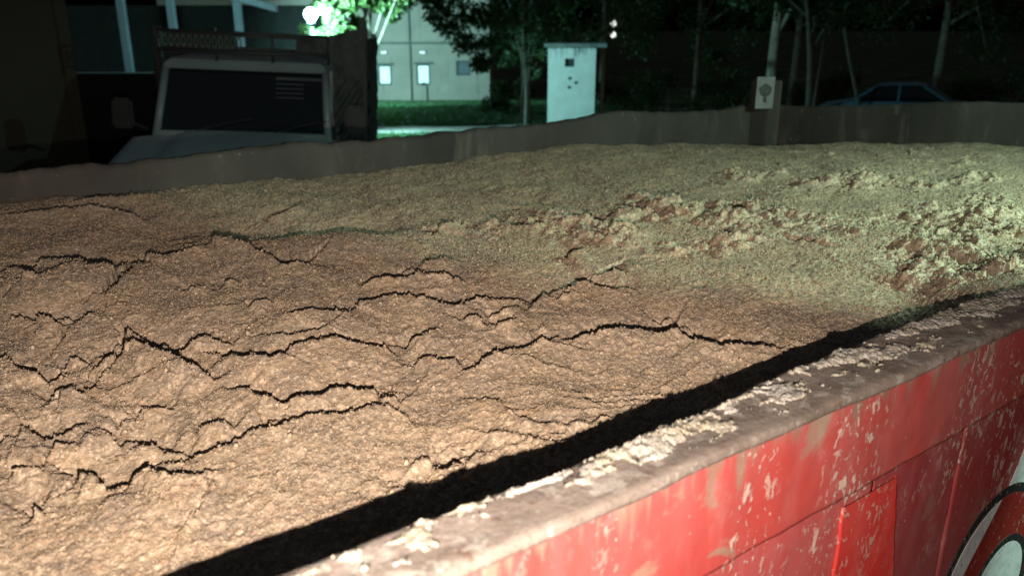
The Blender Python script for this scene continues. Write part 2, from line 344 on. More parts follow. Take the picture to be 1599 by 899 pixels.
def sheet(name, m, xa, xb, za, zb, y, seed, amp=0.0012, nx=160, nz=60, lean=0.0, parent=None):
    X, Z = np.meshgrid(np.linspace(xa, xb, nx), np.linspace(za, zb, nz)); t = (Z-za)/(zb-za)
    X = X + lean*(1-t)*smooth(xb-0.03, xb, X)
    Yp = y + amp*fbm(X*5, Z*5, seed, 3) + amp*0.6*fbm(X*18, Z*18, seed+5, 2)
    ed = 0.0016*fbm(X*30, Z*30, seed+9, 3)
    X = X + ed*((X < xa+1e-4) | (X > xb-1e-4)); Z = Z + ed*((Z < za+1e-4))
    P = np.stack([X, Yp, Z], -1)
    P = np.concatenate([P[:1]+[0, 0.004, 0], P], 0); P = np.concatenate([P[:, :1]+[0, 0.004, 0], P, P[:, -1:]+[0, 0.004, 0]], 1)
    return T(grid_mesh(name, P, m))
sheet('upper_side_band', M_RED_BAND, X0, X1+0.05, 1.556, 1.6895, -0.0035, 41, 0.0014, 700, 30)
sheet('side_sheet', M_RED_LOW, X0, 0.898, 0.92, 1.60, 0.0, 42, 0.0014, 300, 60)
sheet('side_sheet', M_RED_DARK, 0.90, 1.128, 0.92, 1.60, 0.0, 43, 0.0012, 100, 70)
emblem_sheet = sheet('side_sheet', M_RED_DARK, 1.130, X1+0.05, 0.92, 1.60, -0.0012, 44, 0.0003, 300, 60)
tag(sheet('patch_plate', M_RED_PATCH, 0.826, 0.948, 0.93, 1.543, -0.0052, 45, 0.0010, 50, 120, lean=0.13), 'bright fresh-red patch plate')
T(MB().box((X0, 0.013, 0.92), (X1, 0.050, 1.69)).build('side_core', M_INNER))
for xx in (-0.9, 0.0, 1.9, 2.8):
    T(MB().box((xx, -0.045, 0.86), (xx+0.06, -0.006, 1.655)).build('stake', M_RED_LOW, bevel=0.004)) if xx > 1.5 or xx < -0.5 else None
def disc(c, r, n=96): return [(c[0]+r*math.cos(2*math.pi*k/n), c[1]+r*math.sin(2*math.pi*k/n)) for k in range(n)]
def decal(name, poly, k, m):
    o = MB().prism(poly, 'y', -0.0026-0.0005*k, -0.0021-0.0005*(k-1)+0.0005).build(name, m); o.parent = emblem_sheet; return o
decal('emblem_field', [(1.30,1.350),(1.333,1.386),(1.352,1.420),(1.385,1.49),(1.78,1.49),(1.78,0.99),(1.34,0.99)], 0, M_WHITE)
C1 = (1.320, 1.208); big = disc(C1, 0.163)
decal('emblem_ring', disc(C1, 0.180), 1, M_BLACK)
decal('emblem_disc', big, 2, M_SRED)
def left_of(p): a, b = Vector((1.2205, 1.262)), Vector((1.305, 1.358)); d = b-a; return d.x*(p[1]-a.y)-d.y*(p[0]-a.x) > 0
decal('emblem_crescent', [p for p in big if left_of(p)], 3, M_WHITE)
C2 = (1.361, 1.168)
decal('emblem_ring', disc(C2, 0.110), 4, M_BLACK); decal('emblem_disc', disc(C2, 0.096), 5, M_WHITE)

# far side: sheet with a bent, crusted upper edge
def far_wall(name, pts_fn, n, m):
    u = np.linspace(0, 1, n); rows = []
    for (off, zrel) in ((0, -1.0), (0, -0.55), (0, -0.30), (0, -0.18), (0, -0.11), (0, -0.06), (0, -0.02), (0.003, 0), (0.022, 0.002), (0.045, 0), (0.048, -0.03), (0.048, -1.0)):
        rows.append(pts_fn(u, off, zrel))
    return T(grid_mesh(name, np.stack(rows, 0), m))
def far_pts(u, off, zr):
    x = X0+(X1-X0)*u; k = 1 if zr > -0.05 else max(0, 1+zr)
    z = RIM+zr + k*(0.012*perlin(x*1.7, x*0+2, 51)+0.007*fbm(x*7, x*0, 52, 5, 0.6)) + 0.02*np.exp(-((x-2.6)/0.25)**2)*k - 0.01*smooth(1.2, 0.3, x)
    y = Y1+off + 0.012*perlin(x*0.9, x*0+zr, 53) + 0.004*fbm(x*4, x*0+zr*9, 54, 3)
    return np.stack([x, y, z], -1)
tag(far_wall('far_side_wall', far_pts, 900, M_INNER), 'bent grubby steel wall on the far side')
def end_pts(u, off, zr):
    y = 0.05+(Y1-0.05+0.04)*u; k = 1 if zr > -0.05 else max(0, 1+zr)
    rise = 0.100*smooth(2.32, 0.95, y)*(1-smooth(0.55, 0.15, y))
    z = RIM+zr + rise*(k if zr > -0.2 else 0) + k*(0.004*fbm(y*6, y*0, 56, 4))
    x = X1+off + 0.008*perlin(y*1.1, y*0+zr, 57) + 0.003*fbm(y*5, y*0+zr*9, 58, 3)
    return np.stack([x, y, z], -1)
tag(far_wall('end_wall', end_pts, 400, M_INNER), 'dark end wall with bowed upper edge')
T(MB().box((X0-0.05, 0.02, 0.95), (X0-0.002, 2.34, RIM+0.01)).build('tail_wall', M_INNER, bevel=0.004))
T(MB().box((X0, 0.066, 0.90), (X1, 2.30, 0.94)).build('floor_plate', M_INNER))
for yy in (0.65, 1.6): T(MB().box((X0, yy, 0.74), (X1+0.3, yy+0.09, 0.895)).build('chassis_beam', M_DARKSTEEL, bevel=0.004))
for xx in (0.1, 1.0):
    T(MB().tube([(xx, 0.30, 0.42), (xx, 2.05, 0.42)], [0.045, 0.045], 12).build('axle', M_DARKSTEEL, smooth=True))
    [T(MB().box((xx-0.04, hy_, 0.40), (xx+0.04, hy_+0.04, 0.745)).build('axle_hanger', M_DARKSTEEL)) for hy_ in (0.68, 1.62)]
    for yy in (0.16, 1.95):
        prf = [(0.20,0.0),(0.36,0.0),(0.41,0.03),(0.42,0.11),(0.41,0.19),(0.36,0.22),(0.20,0.22)]
        mb = MB(); n = 28; vs = []; fs = []
        for k in range(n):
            a = 2*math.pi*k/n; vs += [(xx+r*math.cos(a), yy+w, 0.42+r*math.sin(a)) for r, w in prf]
        q = len(prf)
        for k in range(n):
            for j in range(q): fs.append((k*q+j, k*q+(j+1)%q, ((k+1)%n)*q+(j+1)%q, ((k+1)%n)*q+j))
        wheel = T(mb.add(vs, fs).build('wheel', M_RUBBER, smooth=True))
        h = MB().tube([(xx, yy+0.05, 0.42), (xx, yy+0.17, 0.42)], [0.215, 0.215], 20).build('hub', M_RED_LOW); h.parent = wheel
# corner post with the pale plate bolted to it
T(MB().box((3.555, 2.195, 0.92), (3.665, 2.312, 1.835)).build('corner_post', M_INNER, bevel=0.006))
plate = T(tag(empty('post_plate', (3.512, 2.186, 1.785), (0, 0, HEAD - R(90) + R(6))), 'white plate with dark round hole on corner post'))
MB().box((-0.047, 0.0, -0.085), (0.047, 0.004, 0.073)).build('plate_face', simple('chalky_white', (0.18, 0.19, 0.185), 0.8, 0, 0.25, 20), plate, bevel=0.001)
hole = [(0.033*math.cos(a)*(1+0.07*math.sin(5*a)), 0.006+0.032*math.sin(a)*(1+0.07*math.cos(4*a))) for a in [2*math.pi*k/28 for k in range(28)]]
MB().prism(hole, 'y', -0.0016, 0.0006).build('round_mark', M_BLACK, plate)
MB().prism([(-0.006,-0.02),(0.008,-0.02),(0.010,-0.042),(0.012,-0.055),(-0.008,-0.052),(-0.009,-0.036)], 'y', -0.0022, 0.0004).build('mark_foot', M_BLACK, plate)
MB().box((-0.02, 0.0045, -0.07), (0.02, 0.05, -0.03)).build('bracket', M_DARKSTEEL, plate)

# ------------------------------------------------------------------ the load: cracked wet mash
CTRL = [(0,.3,-.13),(.5,.3,-.12),(1,.3,-.11),(1.3,.25,-.085),(1.55,.2,-.035),(2,.15,-.015),(3,.2,-.03),(-.6,.2,-.13),(0,1,-.11),(.6,1,-.10),(1.2,1,-.10),(1.8,.9,-.07),(2.5,.9,-.05),(3.4,1,-.06),(-.6,1,-.12),
    (0,1.6,-.10),(.7,1.6,-.11),(1.3,1.7,-.12),(2,1.6,-.10),(2.7,1.6,-.10),(3.6,1.5,-.12),(-.6,1.7,-.1),(.15,2.3,-.08),(.7,2.3,-.10),(1.29,2.3,-.13),(2.17,2.3,-.10),(3,2.3,-.15),(3.7,2.3,-.23),(-.6,2.3,-.09)]
# cracks in the load, plan coordinates in metres, with their width in millimetres
CRACKS = [
(9,[(0.063,1.313),(0.09,1.372),(0.115,1.399),(0.14,1.378)]),
(17,[(0.08,1.515),(0.112,1.517),(0.144,1.548),(0.17,1.56),(0.2,1.529),(0.216,1.48),(0.249,1.463),(0.27,1.433)]),
(8,[(0.212,1.443),(0.249,1.413),(0.286,1.382)]),
(11,[(0.101,1.003),(0.122,1.05),(0.146,1.101),(0.168,1.131),(0.199,1.147)]),
(39,[(0.186,1.225),(0.211,1.238),(0.229,1.233),(0.257,1.296),(0.283,1.348),(0.315,1.421),(0.346,1.483),(0.384,1.49),(0.41,1.439),(0.438,1.441),(0.475,1.45),(0.524,1.5),(0.556,1.453),(0.573,1.381),(0.588,1.311),(0.6,1.236),(0.598,1.186),(0.638,1.219),(0.691,1.271),(0.78,1.341)]),
(9,[(0.062,1.187),(0.085,1.184),(0.118,1.171),(0.137,1.16),(0.159,1.165),(0.165,1.146)]),
(7,[(0.083,1.134),(0.11,1.16),(0.126,1.128),(0.144,1.109)]),
(11,[(0.034,0.983),(0.048,0.969),(0.06,0.918),(0.079,0.909),(0.089,0.885)]),
(9,[(0.097,0.913),(0.113,0.942),(0.137,0.951),(0.153,0.934)]),
(13,[(0.171,0.947),(0.188,0.968),(0.211,0.986),(0.222,1.012),(0.24,0.989),(0.245,0.95),(0.252,0.92),(0.271,0.92),(0.273,0.893),(0.291,0.885),(0.318,0.892),(0.34,0.883),(0.367,0.852)]),
(13,[(0.31,0.852),(0.326,0.835),(0.334,0.793),(0.347,0.75),(0.362,0.768),(0.376,0.742),(0.391,0.726),(0.414,0.74),(0.449,0.746),(0.47,0.733),(0.493,0.742),(0.499,0.723),(0.525,0.696),(0.547,0.675),(0.56,0.678),(0.573,0.647)]),
(6,[(0.137,0.875),(0.166,0.899),(0.189,0.903),(0.208,0.905)]),
(16,[(0.131,0.823),(0.147,0.845),(0.167,0.858),(0.185,0.885),(0.21,0.911),(0.237,0.884),(0.248,0.849),(0.264,0.819),(0.267,0.772),(0.282,0.743),(0.293,0.716)]),
(11,[(0.402,0.859),(0.426,0.832),(0.454,0.804),(0.481,0.805),(0.509,0.806),(0.551,0.838),(0.579,0.858),(0.603,0.882),(0.629,0.871),(0.659,0.878),(0.686,0.876),(0.702,0.846),(0.722,0.807),(0.736,0.782),(0.746,0.746),(0.775,0.761),(0.81,0.778),(0.837,0.772),(0.852,0.744),(0.889,0.738),(0.898,0.722)]),
(9,[(0.473,0.915),(0.488,0.89),(0.511,0.896),(0.535,0.884),(0.565,0.868),(0.586,0.864)]),
(4,[(0.439,0.989),(0.47,0.995),(0.483,0.985)]),
(5,[(0.414,1.13),(0.449,1.174),(0.476,1.162)]),
(5,[(0.38,1.172),(0.403,1.18)]),
(20,[(0.127,2.051),(0.155,2.034),(0.194,2.024),(0.258,2.045),(0.342,2.003),(0.399,1.936),(0.45,1.865)]),
(15,[(0.316,2.153),(0.433,2.107),(0.512,2.117),(0.566,2.164)]),
(55,[(0.739,1.745),(0.784,1.767),(0.863,1.806)]),
(10,[(0.672,0.998),(0.713,1.003),(0.746,0.961),(0.786,0.953),(0.808,0.912),(0.847,0.874)]),
(9,[(0.72,0.979),(0.767,1.009),(0.808,1.027)]),
(10,[(0.835,1.047),(0.862,1.027),(0.906,1.046)]),
(11,[(0.855,0.674),(0.903,0.703),(0.946,0.723),(0.977,0.728),(0.986,0.706),(1.022,0.709),(1.028,0.677),(1.027,0.627),(1.057,0.628),(1.081,0.606)]),
(13,[(1.022,0.709),(1.063,0.737),(1.09,0.713),(1.107,0.707),(1.123,0.691)]),
(7,[(0.603,0.516),(0.623,0.509),(0.664,0.522),(0.702,0.529),(0.745,0.527),(0.794,0.533),(0.82,0.53)]),
(24,[(0.805,0.512),(0.843,0.496),(0.875,0.477),(0.905,0.467),(0.918,0.445),(0.925,0.427),(0.932,0.409),(0.952,0.409),(0.969,0.396),(0.966,0.369),(0.961,0.342),(0.973,0.326),(0.984,0.304),(1.006,0.284),(1.027,0.264),(1.041,0.246)]),
(5,[(0.563,0.59),(0.591,0.599),(0.595,0.571),(0.614,0.564),(0.632,0.553)]),
(3,[(0.715,0.677),(0.737,0.683),(0.742,0.642)]),
(3,[(0.757,0.631),(0.783,0.629),(0.813,0.631)]),
(3,[(0.78,0.691),(0.815,0.686),(0.847,0.669)]),
(4,[(0.927,0.674),(0.955,0.682),(0.979,0.678)]),
(4,[(0.589,0.666),(0.611,0.683),(0.626,0.674),(0.657,0.683),(0.672,0.679)]),
(28,[(0.993,1.26),(1.036,1.3),(1.065,1.294),(1.109,1.322)]),
(19,[(1.176,1.279),(1.183,1.239),(1.179,1.176),(1.212,1.128),(1.25,1.124)]),
(24,[(1.35,1.089),(1.373,1.048)]),
(47,[(1.344,1.372),(1.413,1.413)]),
(32,[(1.123,0.885),(1.166,0.868)]),
(25,[(1.108,0.766),(1.111,0.747)]),
(5,[(0.964,0.455),(1.003,0.433),(1.02,0.423)]),
(5,[(1.008,0.477),(1.023,0.476),(1.03,0.463)]),
(9,[(0.069,0.796),(0.081,0.813),(0.099,0.821),(0.113,0.803),(0.117,0.788),(0.127,0.791)]),
(7,[(0.01,0.703),(0.024,0.706),(0.038,0.732),(0.047,0.708),(0.057,0.686),(0.071,0.68),(0.085,0.687),(0.099,0.695),(0.117,0.692)]),
(5,[(0.113,0.665),(0.128,0.65),(0.133,0.622),(0.137,0.609)]),
(13,[(0.289,0.694),(0.299,0.665),(0.316,0.658),(0.329,0.644),(0.327,0.62),(0.341,0.595),(0.348,0.581),(0.371,0.581),(0.382,0.576),(0.398,0.568),(0.419,0.57),(0.432,0.573),(0.439,0.555),(0.458,0.545),(0.48,0.533),(0.499,0.536),(0.522,0.532)]),
(6,[(0.141,0.677),(0.159,0.683),(0.178,0.703),(0.192,0.693),(0.218,0.677)]),
(5,[(0.0,0.585),(0.011,0.595),(0.025,0.599),(0.04,0.591),(0.049,0.621),(0.061,0.641),(0.075,0.637),(0.091,0.626)]),
(7,[(0.014,0.478),(0.024,0.492),(0.038,0.489)]),
(7,[(0.052,0.518),(0.066,0.529),(0.074,0.549),(0.085,0.547),(0.097,0.533),(0.098,0.513),(0.104,0.497)]),
(4,[(0.095,0.477),(0.106,0.471),(0.119,0.489),(0.134,0.501),(0.152,0.496),(0.161,0.473),(0.175,0.459),(0.191,0.445),(0.202,0.457),(0.221,0.446)]),
(3,[(0.143,0.615),(0.167,0.605),(0.175,0.595),(0.193,0.58)]),
(3,[(0.142,0.587),(0.157,0.585),(0.175,0.572),(0.186,0.554),(0.21,0.541)]),
(5,[(0.142,0.539),(0.16,0.532),(0.177,0.516),(0.201,0.508),(0.215,0.504),(0.236,0.502),(0.251,0.507),(0.271,0.516),(0.292,0.518),(0.306,0.5),(0.319,0.505),(0.341,0.506),(0.37,0.503),(0.391,0.484),(0.413,0.487),(0.438,0.483),(0.467,0.469),(0.475,0.44),(0.47,0.411)]),
(3,[(0.228,0.588),(0.245,0.587),(0.26,0.58),(0.272,0.564)]),
(3,[(0.303,0.541),(0.315,0.54),(0.326,0.532)]),
(4,[(0.161,0.373),(0.166,0.37)]),
(3,[(0.461,0.51),(0.482,0.503),(0.49,0.492)]),
(4,[(0.433,0.306),(0.444,0.294),(0.46,0.3),(0.468,0.288)]),
(3,[(0.429,0.342),(0.44,0.328),(0.441,0.315)]),
(26,[(1.566,0.564),(1.586,0.567),(1.604,0.568)]),
]

CRUMBLED = [(1.11,1.36,.10,.08,.6),(1.25,1.12,.12,.10,.8),(1.30,.90,.10,.10,.9),(1.46,1.10,.16,.14,1),(1.40,.72,.10,.08,.7),(1.69,.97,.18,.16,1),(1.67,.76,.14,.12,1),(1.72,.52,.16,.10,.8),(1.65,.34,.14,.08,.8),(1.62,.20,.16,.10,1),(1.95,.4,.2,.2,.6),(2.32,.91,.16,.12,.9),(2.2,1.2,.2,.15,.5),(2.6,.6,.4,.3,.35),(3.2,1.2,.4,.4,.2)]
def axis(a, b, fn):
    v = [a]
    while v[-1] < b: v.append(v[-1]+fn(v[-1]))
    v[-1] = b; return np.array(v)
ax = axis(X0+0.01, X1-0.006, lambda x: 0.025 if x < -0.2 else 0.0027 if x < 1 else 0.0027+(x-1)*0.0014)
ay = axis(0.066, Y1-0.008, lambda y: 0.0026 if y < 0.9 else 0.0026+(y-0.9)*0.0017)
X, Y = np.meshgrid(ax, ay)
num = np.zeros_like(X); den = np.zeros_like(X)
for px, py, pz in CTRL:
    w = np.exp(-((X-px)**2+(Y-py)**2)/(2*.36**2))+1e-6; num += w*pz; den += w
Z = num/den; ZB0 = Z.copy()
U = X*RGT.x+Y*RGT.y; V = X*FWD.x+Y*FWD.y
wob = 0.03*fbm(X*3, Y*3, 60, 3)
def blobs(lst): return np.clip(sum(a*np.exp(-((X-bx)/sx)**2-((Y-by)/sy)**2) for bx, by, sx, sy, a in lst), 0, 1)
# the near block swells up towards the long rear crack and the load sags behind it
def bump_line(pts, s, a): return a*np.max([np.exp(-((X-bx)**2+(Y-by)**2)/(2*s*s)) for bx, by in pts], axis=0)
rear = [(0.24,1.44),(0.34,1.52),(0.45,1.60),(0.56,1.58),(0.66,1.50),(0.74,1.45),(0.82,1.42)]
MOUND = bump_line([(x-0.085*FWD.x, y-0.085*FWD.y) for x, y in rear], 0.085, 0.024) - bump_line([(x+0.11*FWD.x, y+0.11*FWD.y) for x, y in rear], 0.10, 0.028)
n2 = fbm(X*5, Y*5, 61, 4, 0.6)
crumb = np.clip(blobs(CRUMBLED)+0.35*n2*blobs(CRUMBLED)**0.5-0.02, 0, 1)
torn = smooth(0.15, 0.75, crumb+0.35*n2)*smooth(0.08, 0.2, crumb)
far_s = smooth(1.2, 2.2, V)
Z += 0.009*fbm(X*3.1, Y*3.1, 64, 2) + (0.0035+0.004*far_s)*fbm(U*7, V*6, 65, 3) + 0.0013*fbm(X*28, Y*28, 66, 3, 0.6)
Z += MOUND
Z += crumb*0.022*(0.6+0.8*fbm(X*4, Y*4, 63, 2))
def clods(size, seed, keep):
    d, c = cells((X+wob*0.3)/size, (Y-wob*0.3)/size, seed); rr = 0.50+0.18*c
    return np.sqrt(np.clip(1-(d/rr)**2, 0, 1))*(c > keep)*(0.55+0.45*c)
Z += torn*(0.018*clods(0.075, 70, 0.66)+0.0120*clods(0.034, 71, 0.4)+0.0075*clods(0.019, 72, 0.25)+0.0035*clods(0.010, 68, 0.2)) - torn*0.010
rest = 1-torn
Z += rest*(0.0032*domes(X+wob, Y, 0.030, 73, 0.5)*smooth(0.1, 0.5, fbm(X*4, Y*4, 74, 2)) + 0.0019*domes(X, Y, 0.0150, 75, 0.55)*(0.35+0.65*smooth(-0.1, 0.4, fbm(X*6, Y*6, 76, 2))))
Z += 0.0014*domes(X, Y, 0.0078, 77, 0.6)
# fine wrinkles and hair cracks lying across the slope
for (su, per, amp, sd, lo) in ((1.0, 0.115, 0.008, 80, 0.18), (1.7, 0.062, 0.0042, 81, 0.16)):
    t = V/per + (1.5 if per > 0.1 else 1.9)*fbm(U*su*2.2, V*su*2.2, sd, 4, 0.55); t = t-np.floor(t)
    saw = np.where(t < 0.92, (t/0.92)**2.2, 1-smooth(0.92, 0.97, t)*1.0)
    Z += amp*saw*smooth(lo, lo+0.35, fbm(X*2.3+5, Y*2.3, sd+10, 3))*(1-0.8*torn)*(0.30+0.70*smooth(1.25, 0.75, Y))
# the large cracks: slab edges lifted on the near side, ground dropped behind
WXn = 0.0034*fbm(X*34, Y*34, 90, 3, 0.6); WYn = 0.0034*fbm(X*34+9, Y*34, 91, 3, 0.6)
Xw = X+WXn+0.005*fbm(X*9, Y*9, 92, 2); Yw = Y+WYn+0.005*fbm(X*9+4, Y*9, 93, 2)
groove = np.zeros_like(X); net = np.zeros_like(X)
for wmm, pts in CRACKS:
    w = max(0.004, min(wmm, 42)*0.001); q = np.array(pts); mg = 0.13
    for _ in range(2):                       # round the corners of the traced line
        q = np.concatenate([q[:1], np.stack([0.75*q[:-1]+0.25*q[1:], 0.25*q[:-1]+0.75*q[1:]], 1).reshape(-1, 2), q[-1:]])
    ix0, ix1 = np.searchsorted(ax, [q[:,0].min()-mg, q[:,0].max()+mg]); iy0, iy1 = np.searchsorted(ay, [q[:,1].min()-mg, q[:,1].max()+mg])
    sx = Xw[iy0:iy1, ix0:ix1]; sy = Yw[iy0:iy1, ix0:ix1]
    if sx.size == 0: continue
    seg = np.linalg.norm(np.diff(q, axis=0), axis=1); L = seg.sum(); acc = 0
    best = np.full(sx.shape, 9.0); side = np.zeros(sx.shape); tt = np.zeros(sx.shape); al = np.ones(sx.shape)
    for k in range(len(q)-1):
        a, b = q[k], q[k+1]; d = b-a; nrm = np.array([-d[1], d[0]])/max(np.hypot(*d), 1e-6); nrm = nrm*np.sign(nrm@np.array([FWD.x, FWD.y])); l2 = max(d@d, 1e-9)
        t = np.clip(((sx-a[0])*d[0]+(sy-a[1])*d[1])/l2, 0, 1)
        ex = sx-(a[0]+t*d[0]); ey = sy-(a[1]+t*d[1]); dd = np.hypot(ex, ey); n = dd < best
        best = np.where(n, dd, best); side = np.where(n, (ex*nrm[0]+ey*nrm[1]), side); tt = np.where(n, (acc+t*seg[k])/L, tt); al = np.where(n, abs(nrm@np.array([FWD.x, FWD.y])), al); acc += seg[k]
    taper = np.clip(np.minimum(tt, 1-tt)*5, 0, 1)**0.6; vary = 0.75+0.5*perlin(tt*L*14, tt*0+wmm, 95)
    hw = 0.40*w*taper*vary+0.0006; D = min(0.050, 0.012+1.6*w)
    g = D*(1-smooth(0.7, 1.2, best/hw))*(0.3+0.7*taper)
    sub = (slice(iy0, iy1), slice(ix0, ix1))
    groove[sub] = np.maximum(groove[sub], g)
    A = min(0.058, 0.011+2.5*w)*taper*(0.8+0.4*vary*0.5)*smooth(0.12, 0.62, al)
    near = smooth(0.0015, -0.0015, side)
    dz = np.where(near > 0.5, 0.42*A*np.exp(-(best/0.055)**1.3), -0.68*A*np.exp(-(best/0.06)**1.5)); net[sub] += dz
Z += 0.06*np.tanh(net/0.06) - groove
# where it meets the steel
wf = smooth(1.18, 1.48, X+0.05*fbm(X*6, Y*6, 97, 2))*smooth(0.26, 0.09, Y)
Z += wf*(-0.014-ZB0)
Z = np.where((X > 1.1), np.minimum(Z, 0.016+0.006*domes(X, Y, 0.02, 99)), Z)
tag(grid_mesh('wet_mash_load', np.stack([X, Y, Z+RIM], -1), M_MASH), 'cracked mass of wet tan mash filling the red trailer', 'mash', kind='stuff')

# loose crumbs that have rolled off the slab edges
g = np.random.default_rng(77); ncr = 5200
ri = g.integers(2, len(ay)-2, ncr*8); ci = np.searchsorted(ax, g.uniform(-0.15, 3.0, ncr*8)); ci = np.clip(ci, 2, len(ax)-3)
wgt = 0.10+1.0*torn[ri, ci]+0.9*(np.abs(net[ri, ci]) > 0.006); sel = np.where(g.random(len(ri)) < wgt/2)[0][:ncr]
ri, ci = ri[sel], ci[sel]; px = X[ri, ci]; py = Y[ri, ci]; pz = Z[ri, ci]+RIM
ico = bmesh.new(); bmesh.ops.create_icosphere(ico, subdivisions=1, radius=1.0); iv = np.array([v.co[:] for v in ico.verts]); itri = np.array([[v.index for v in f.verts] for f in ico.faces]); ico.free()
nv = len(iv); rad = 0.0012+0.0030*g.random(len(sel))**3.0
vv = iv[None]*(1+0.36*g.normal(size=(len(sel), nv, 1)))*rad[:, None, None]*(0.8+0.5*g.random((len(sel), 1, 3))) + np.stack([px, py, pz+rad*0.3], -1)[:, None]
ff = (itri[None]+(np.arange(len(sel))*nv)[:, None, None]).reshape(-1, 3)
me = bpy.data.meshes.new('loose_crumbs'); me.vertices.add(vv.shape[0]*nv); me.vertices.foreach_set('co', vv.reshape(-1).astype(np.float32))
me.loops.add(ff.size); me.loops.foreach_set('vertex_index', ff.reshape(-1).astype(np.int32)); me.polygons.add(len(ff)); me.polygons.foreach_set('loop_start', np.arange(0, ff.size, 3, dtype=np.int32)); me.update(calc_edges=True)
tag(link('loose_crumbs', me, M_MASH), 'tiny loose crumbs strewn over the cracked mash', 'crumbs', kind='stuff')

# the grains themselves: a dense scatter of tiny granules over the part of the load one can see them on
g = np.random.default_rng(78); nt = 1500000
gx_ = g.uniform(-0.14, 3.6, nt); gy_ = g.uniform(0.09, 2.24, nt); Rg = np.sqrt((gx_-EYE.x)**2+(gy_-EYE.y)**2+0.25)
keep = g.random(nt) < np.clip((1.05/Rg)**1.9, 0, 1)*0.62
gx_, gy_, Rg = gx_[keep], gy_[keep], Rg[keep]; ci = np.clip(np.searchsorted(ax, gx_), 1, len(ax)-2); ri = np.clip(np.searchsorted(ay, gy_), 1, len(ay)-2)
ok = groove[ri, ci] < 0.004; gx_, gy_, Rg, ci, ri = gx_[ok], gy_[ok], Rg[ok], ci[ok], ri[ok]
sel = np.arange(len(gx_))[:152000]; gx_, gy_, Rg, ci, ri = gx_[sel], gy_[sel], Rg[sel], ci[sel], ri[sel]; ng = len(sel)
rad = (0.0007+0.0010*g.random(ng)**1.6)*np.clip(Rg/1.25, 0.9, 1.6)
octv = np.array([(1,0,0),(-1,0,0),(0,1,0),(0,-1,0),(0,0,1),(0,0,-1)], float); octf = np.array([(0,2,4),(2,1,4),(1,3,4),(3,0,4),(2,0,5),(1,2,5),(3,1,5),(0,3,5)])
an = g.uniform(0, 6.283, ng); ca, sa = np.cos(an), np.sin(an); tl = g.uniform(-0.6, 0.6, ng)
ov = octv[None]*(1+0.22*g.normal(size=(ng, 6, 1)))*(0.75+0.6*g.random((ng, 1, 3)))
ov = np.stack([ov[..., 0]*ca[:, None]-ov[..., 1]*sa[:, None], ov[..., 0]*sa[:, None]+ov[..., 1]*ca[:, None], ov[..., 2]+tl[:, None]*ov[..., 0]], -1)
vv = ov*rad[:, None, None]+np.stack([X[ri, ci], Y[ri, ci], Z[ri, ci]+RIM+rad*0.25], -1)[:, None]
vv[..., 0] += (g.uniform(-.5, .5, ng)*0.002)[:, None]
ff = (octf[None]+(np.arange(ng)*6)[:, None, None]).reshape(-1, 3)
me = bpy.data.meshes.new('mash_grains'); me.vertices.add(ng*6); me.vertices.foreach_set('co', vv.reshape(-1).astype(np.float32))
me.loops.add(ff.size); me.loops.foreach_set('vertex_index', ff.reshape(-1).astype(np.int32)); me.polygons.add(len(ff)); me.polygons.foreach_set('loop_start', np.arange(0, ff.size, 3, dtype=np.int32)); me.update(calc_edges=True)
tag(link('mash_grains', me, M_GRAIN, smooth=True), 'fine tan grains covering the cracked mash surface', 'grains', kind='stuff')
# ------------------------------------------------------------------ yard: everything below is placed by right / forward distance from the viewer
YAW = HEAD - R(90)                 # local +x = right, local +y = away
def place(name, r, f, z=None, yaw=0.0, roll=0.0):
    return empty(name, W(r, f, ground_z(f) if z is None else z), (0, roll, YAW+yaw))

# street lamp by the lawn, the light that falls on leaves, hut, path and porch
LAMP_C = (0.40, 0.97, 0.96)
M_POLE = simple('dull_pole_paint', (0.05, 0.055, 0.055), 0.7, 0.0)
def yard_lamp(r, f, zt, power, label, name='yard_lamp'):
    z0 = ground_z(f); h = zt-z0; o = place(name, r, f, z0)
    MB().tube([(0, 0, -0.1), (0, 0, h*0.5), (0, 0, h-0.42)], [0.05, 0.045, 0.035], 10).build('pole', M_POLE, o, True)
    MB().tube([(0, 0, h-0.42), (0, 0, h-0.40), (0, 0, h-0.36), (0, 0, h-0.345)], [0.05, 0.10, 0.105, 0.09], 16).build('shade_collar', M_DARKSTEEL, o, True)  # disc added under the bulb to keep its glare off the pole
    MB().tube([(0,0,h-.085),(0,0,h-.07),(0,0,h-.03)], [.09,.10,.03], 14).build('cap', M_DARKSTEEL, o, True)
    bulb = MB().tube([(0,0,h-.09),(0,0,h-.13),(0,0,h-.20),(0,0,h-.27),(0,0,h-.33)], [.06,.12,.145,.12,.05], 16).build('bulb', emit('lamp_glow', (0.62, 1.0, 0.97), 110), o, True)
    tag(o, label, 'lamp')
    lamp('yard_lamp_light', 'POINT', W(r, f-0.25, zt-0.20), power*0.20, LAMP_C, 0.09)
    lamp('yard_lamp_beam', 'SPOT', W(r+0.08, f+0.25, zt-0.20), power*0.80, LAMP_C, 0.09, aim=W(r+4.4, f+11, z0-0.5), cone=104, blend=0.5); return o
yard_lamp(-4.36, 18.4, 2.55, 4300, 'glaring bluish white lamp on pole above the pickup cab')
yard_lamp(-10.0, 36.5, 1.10, 7500, 'added pole lamp, unseen behind the pickup cargo body, lighting lawn and building', 'yard_lamp')  # unseen lamp, added to brighten the lawn and the cream building

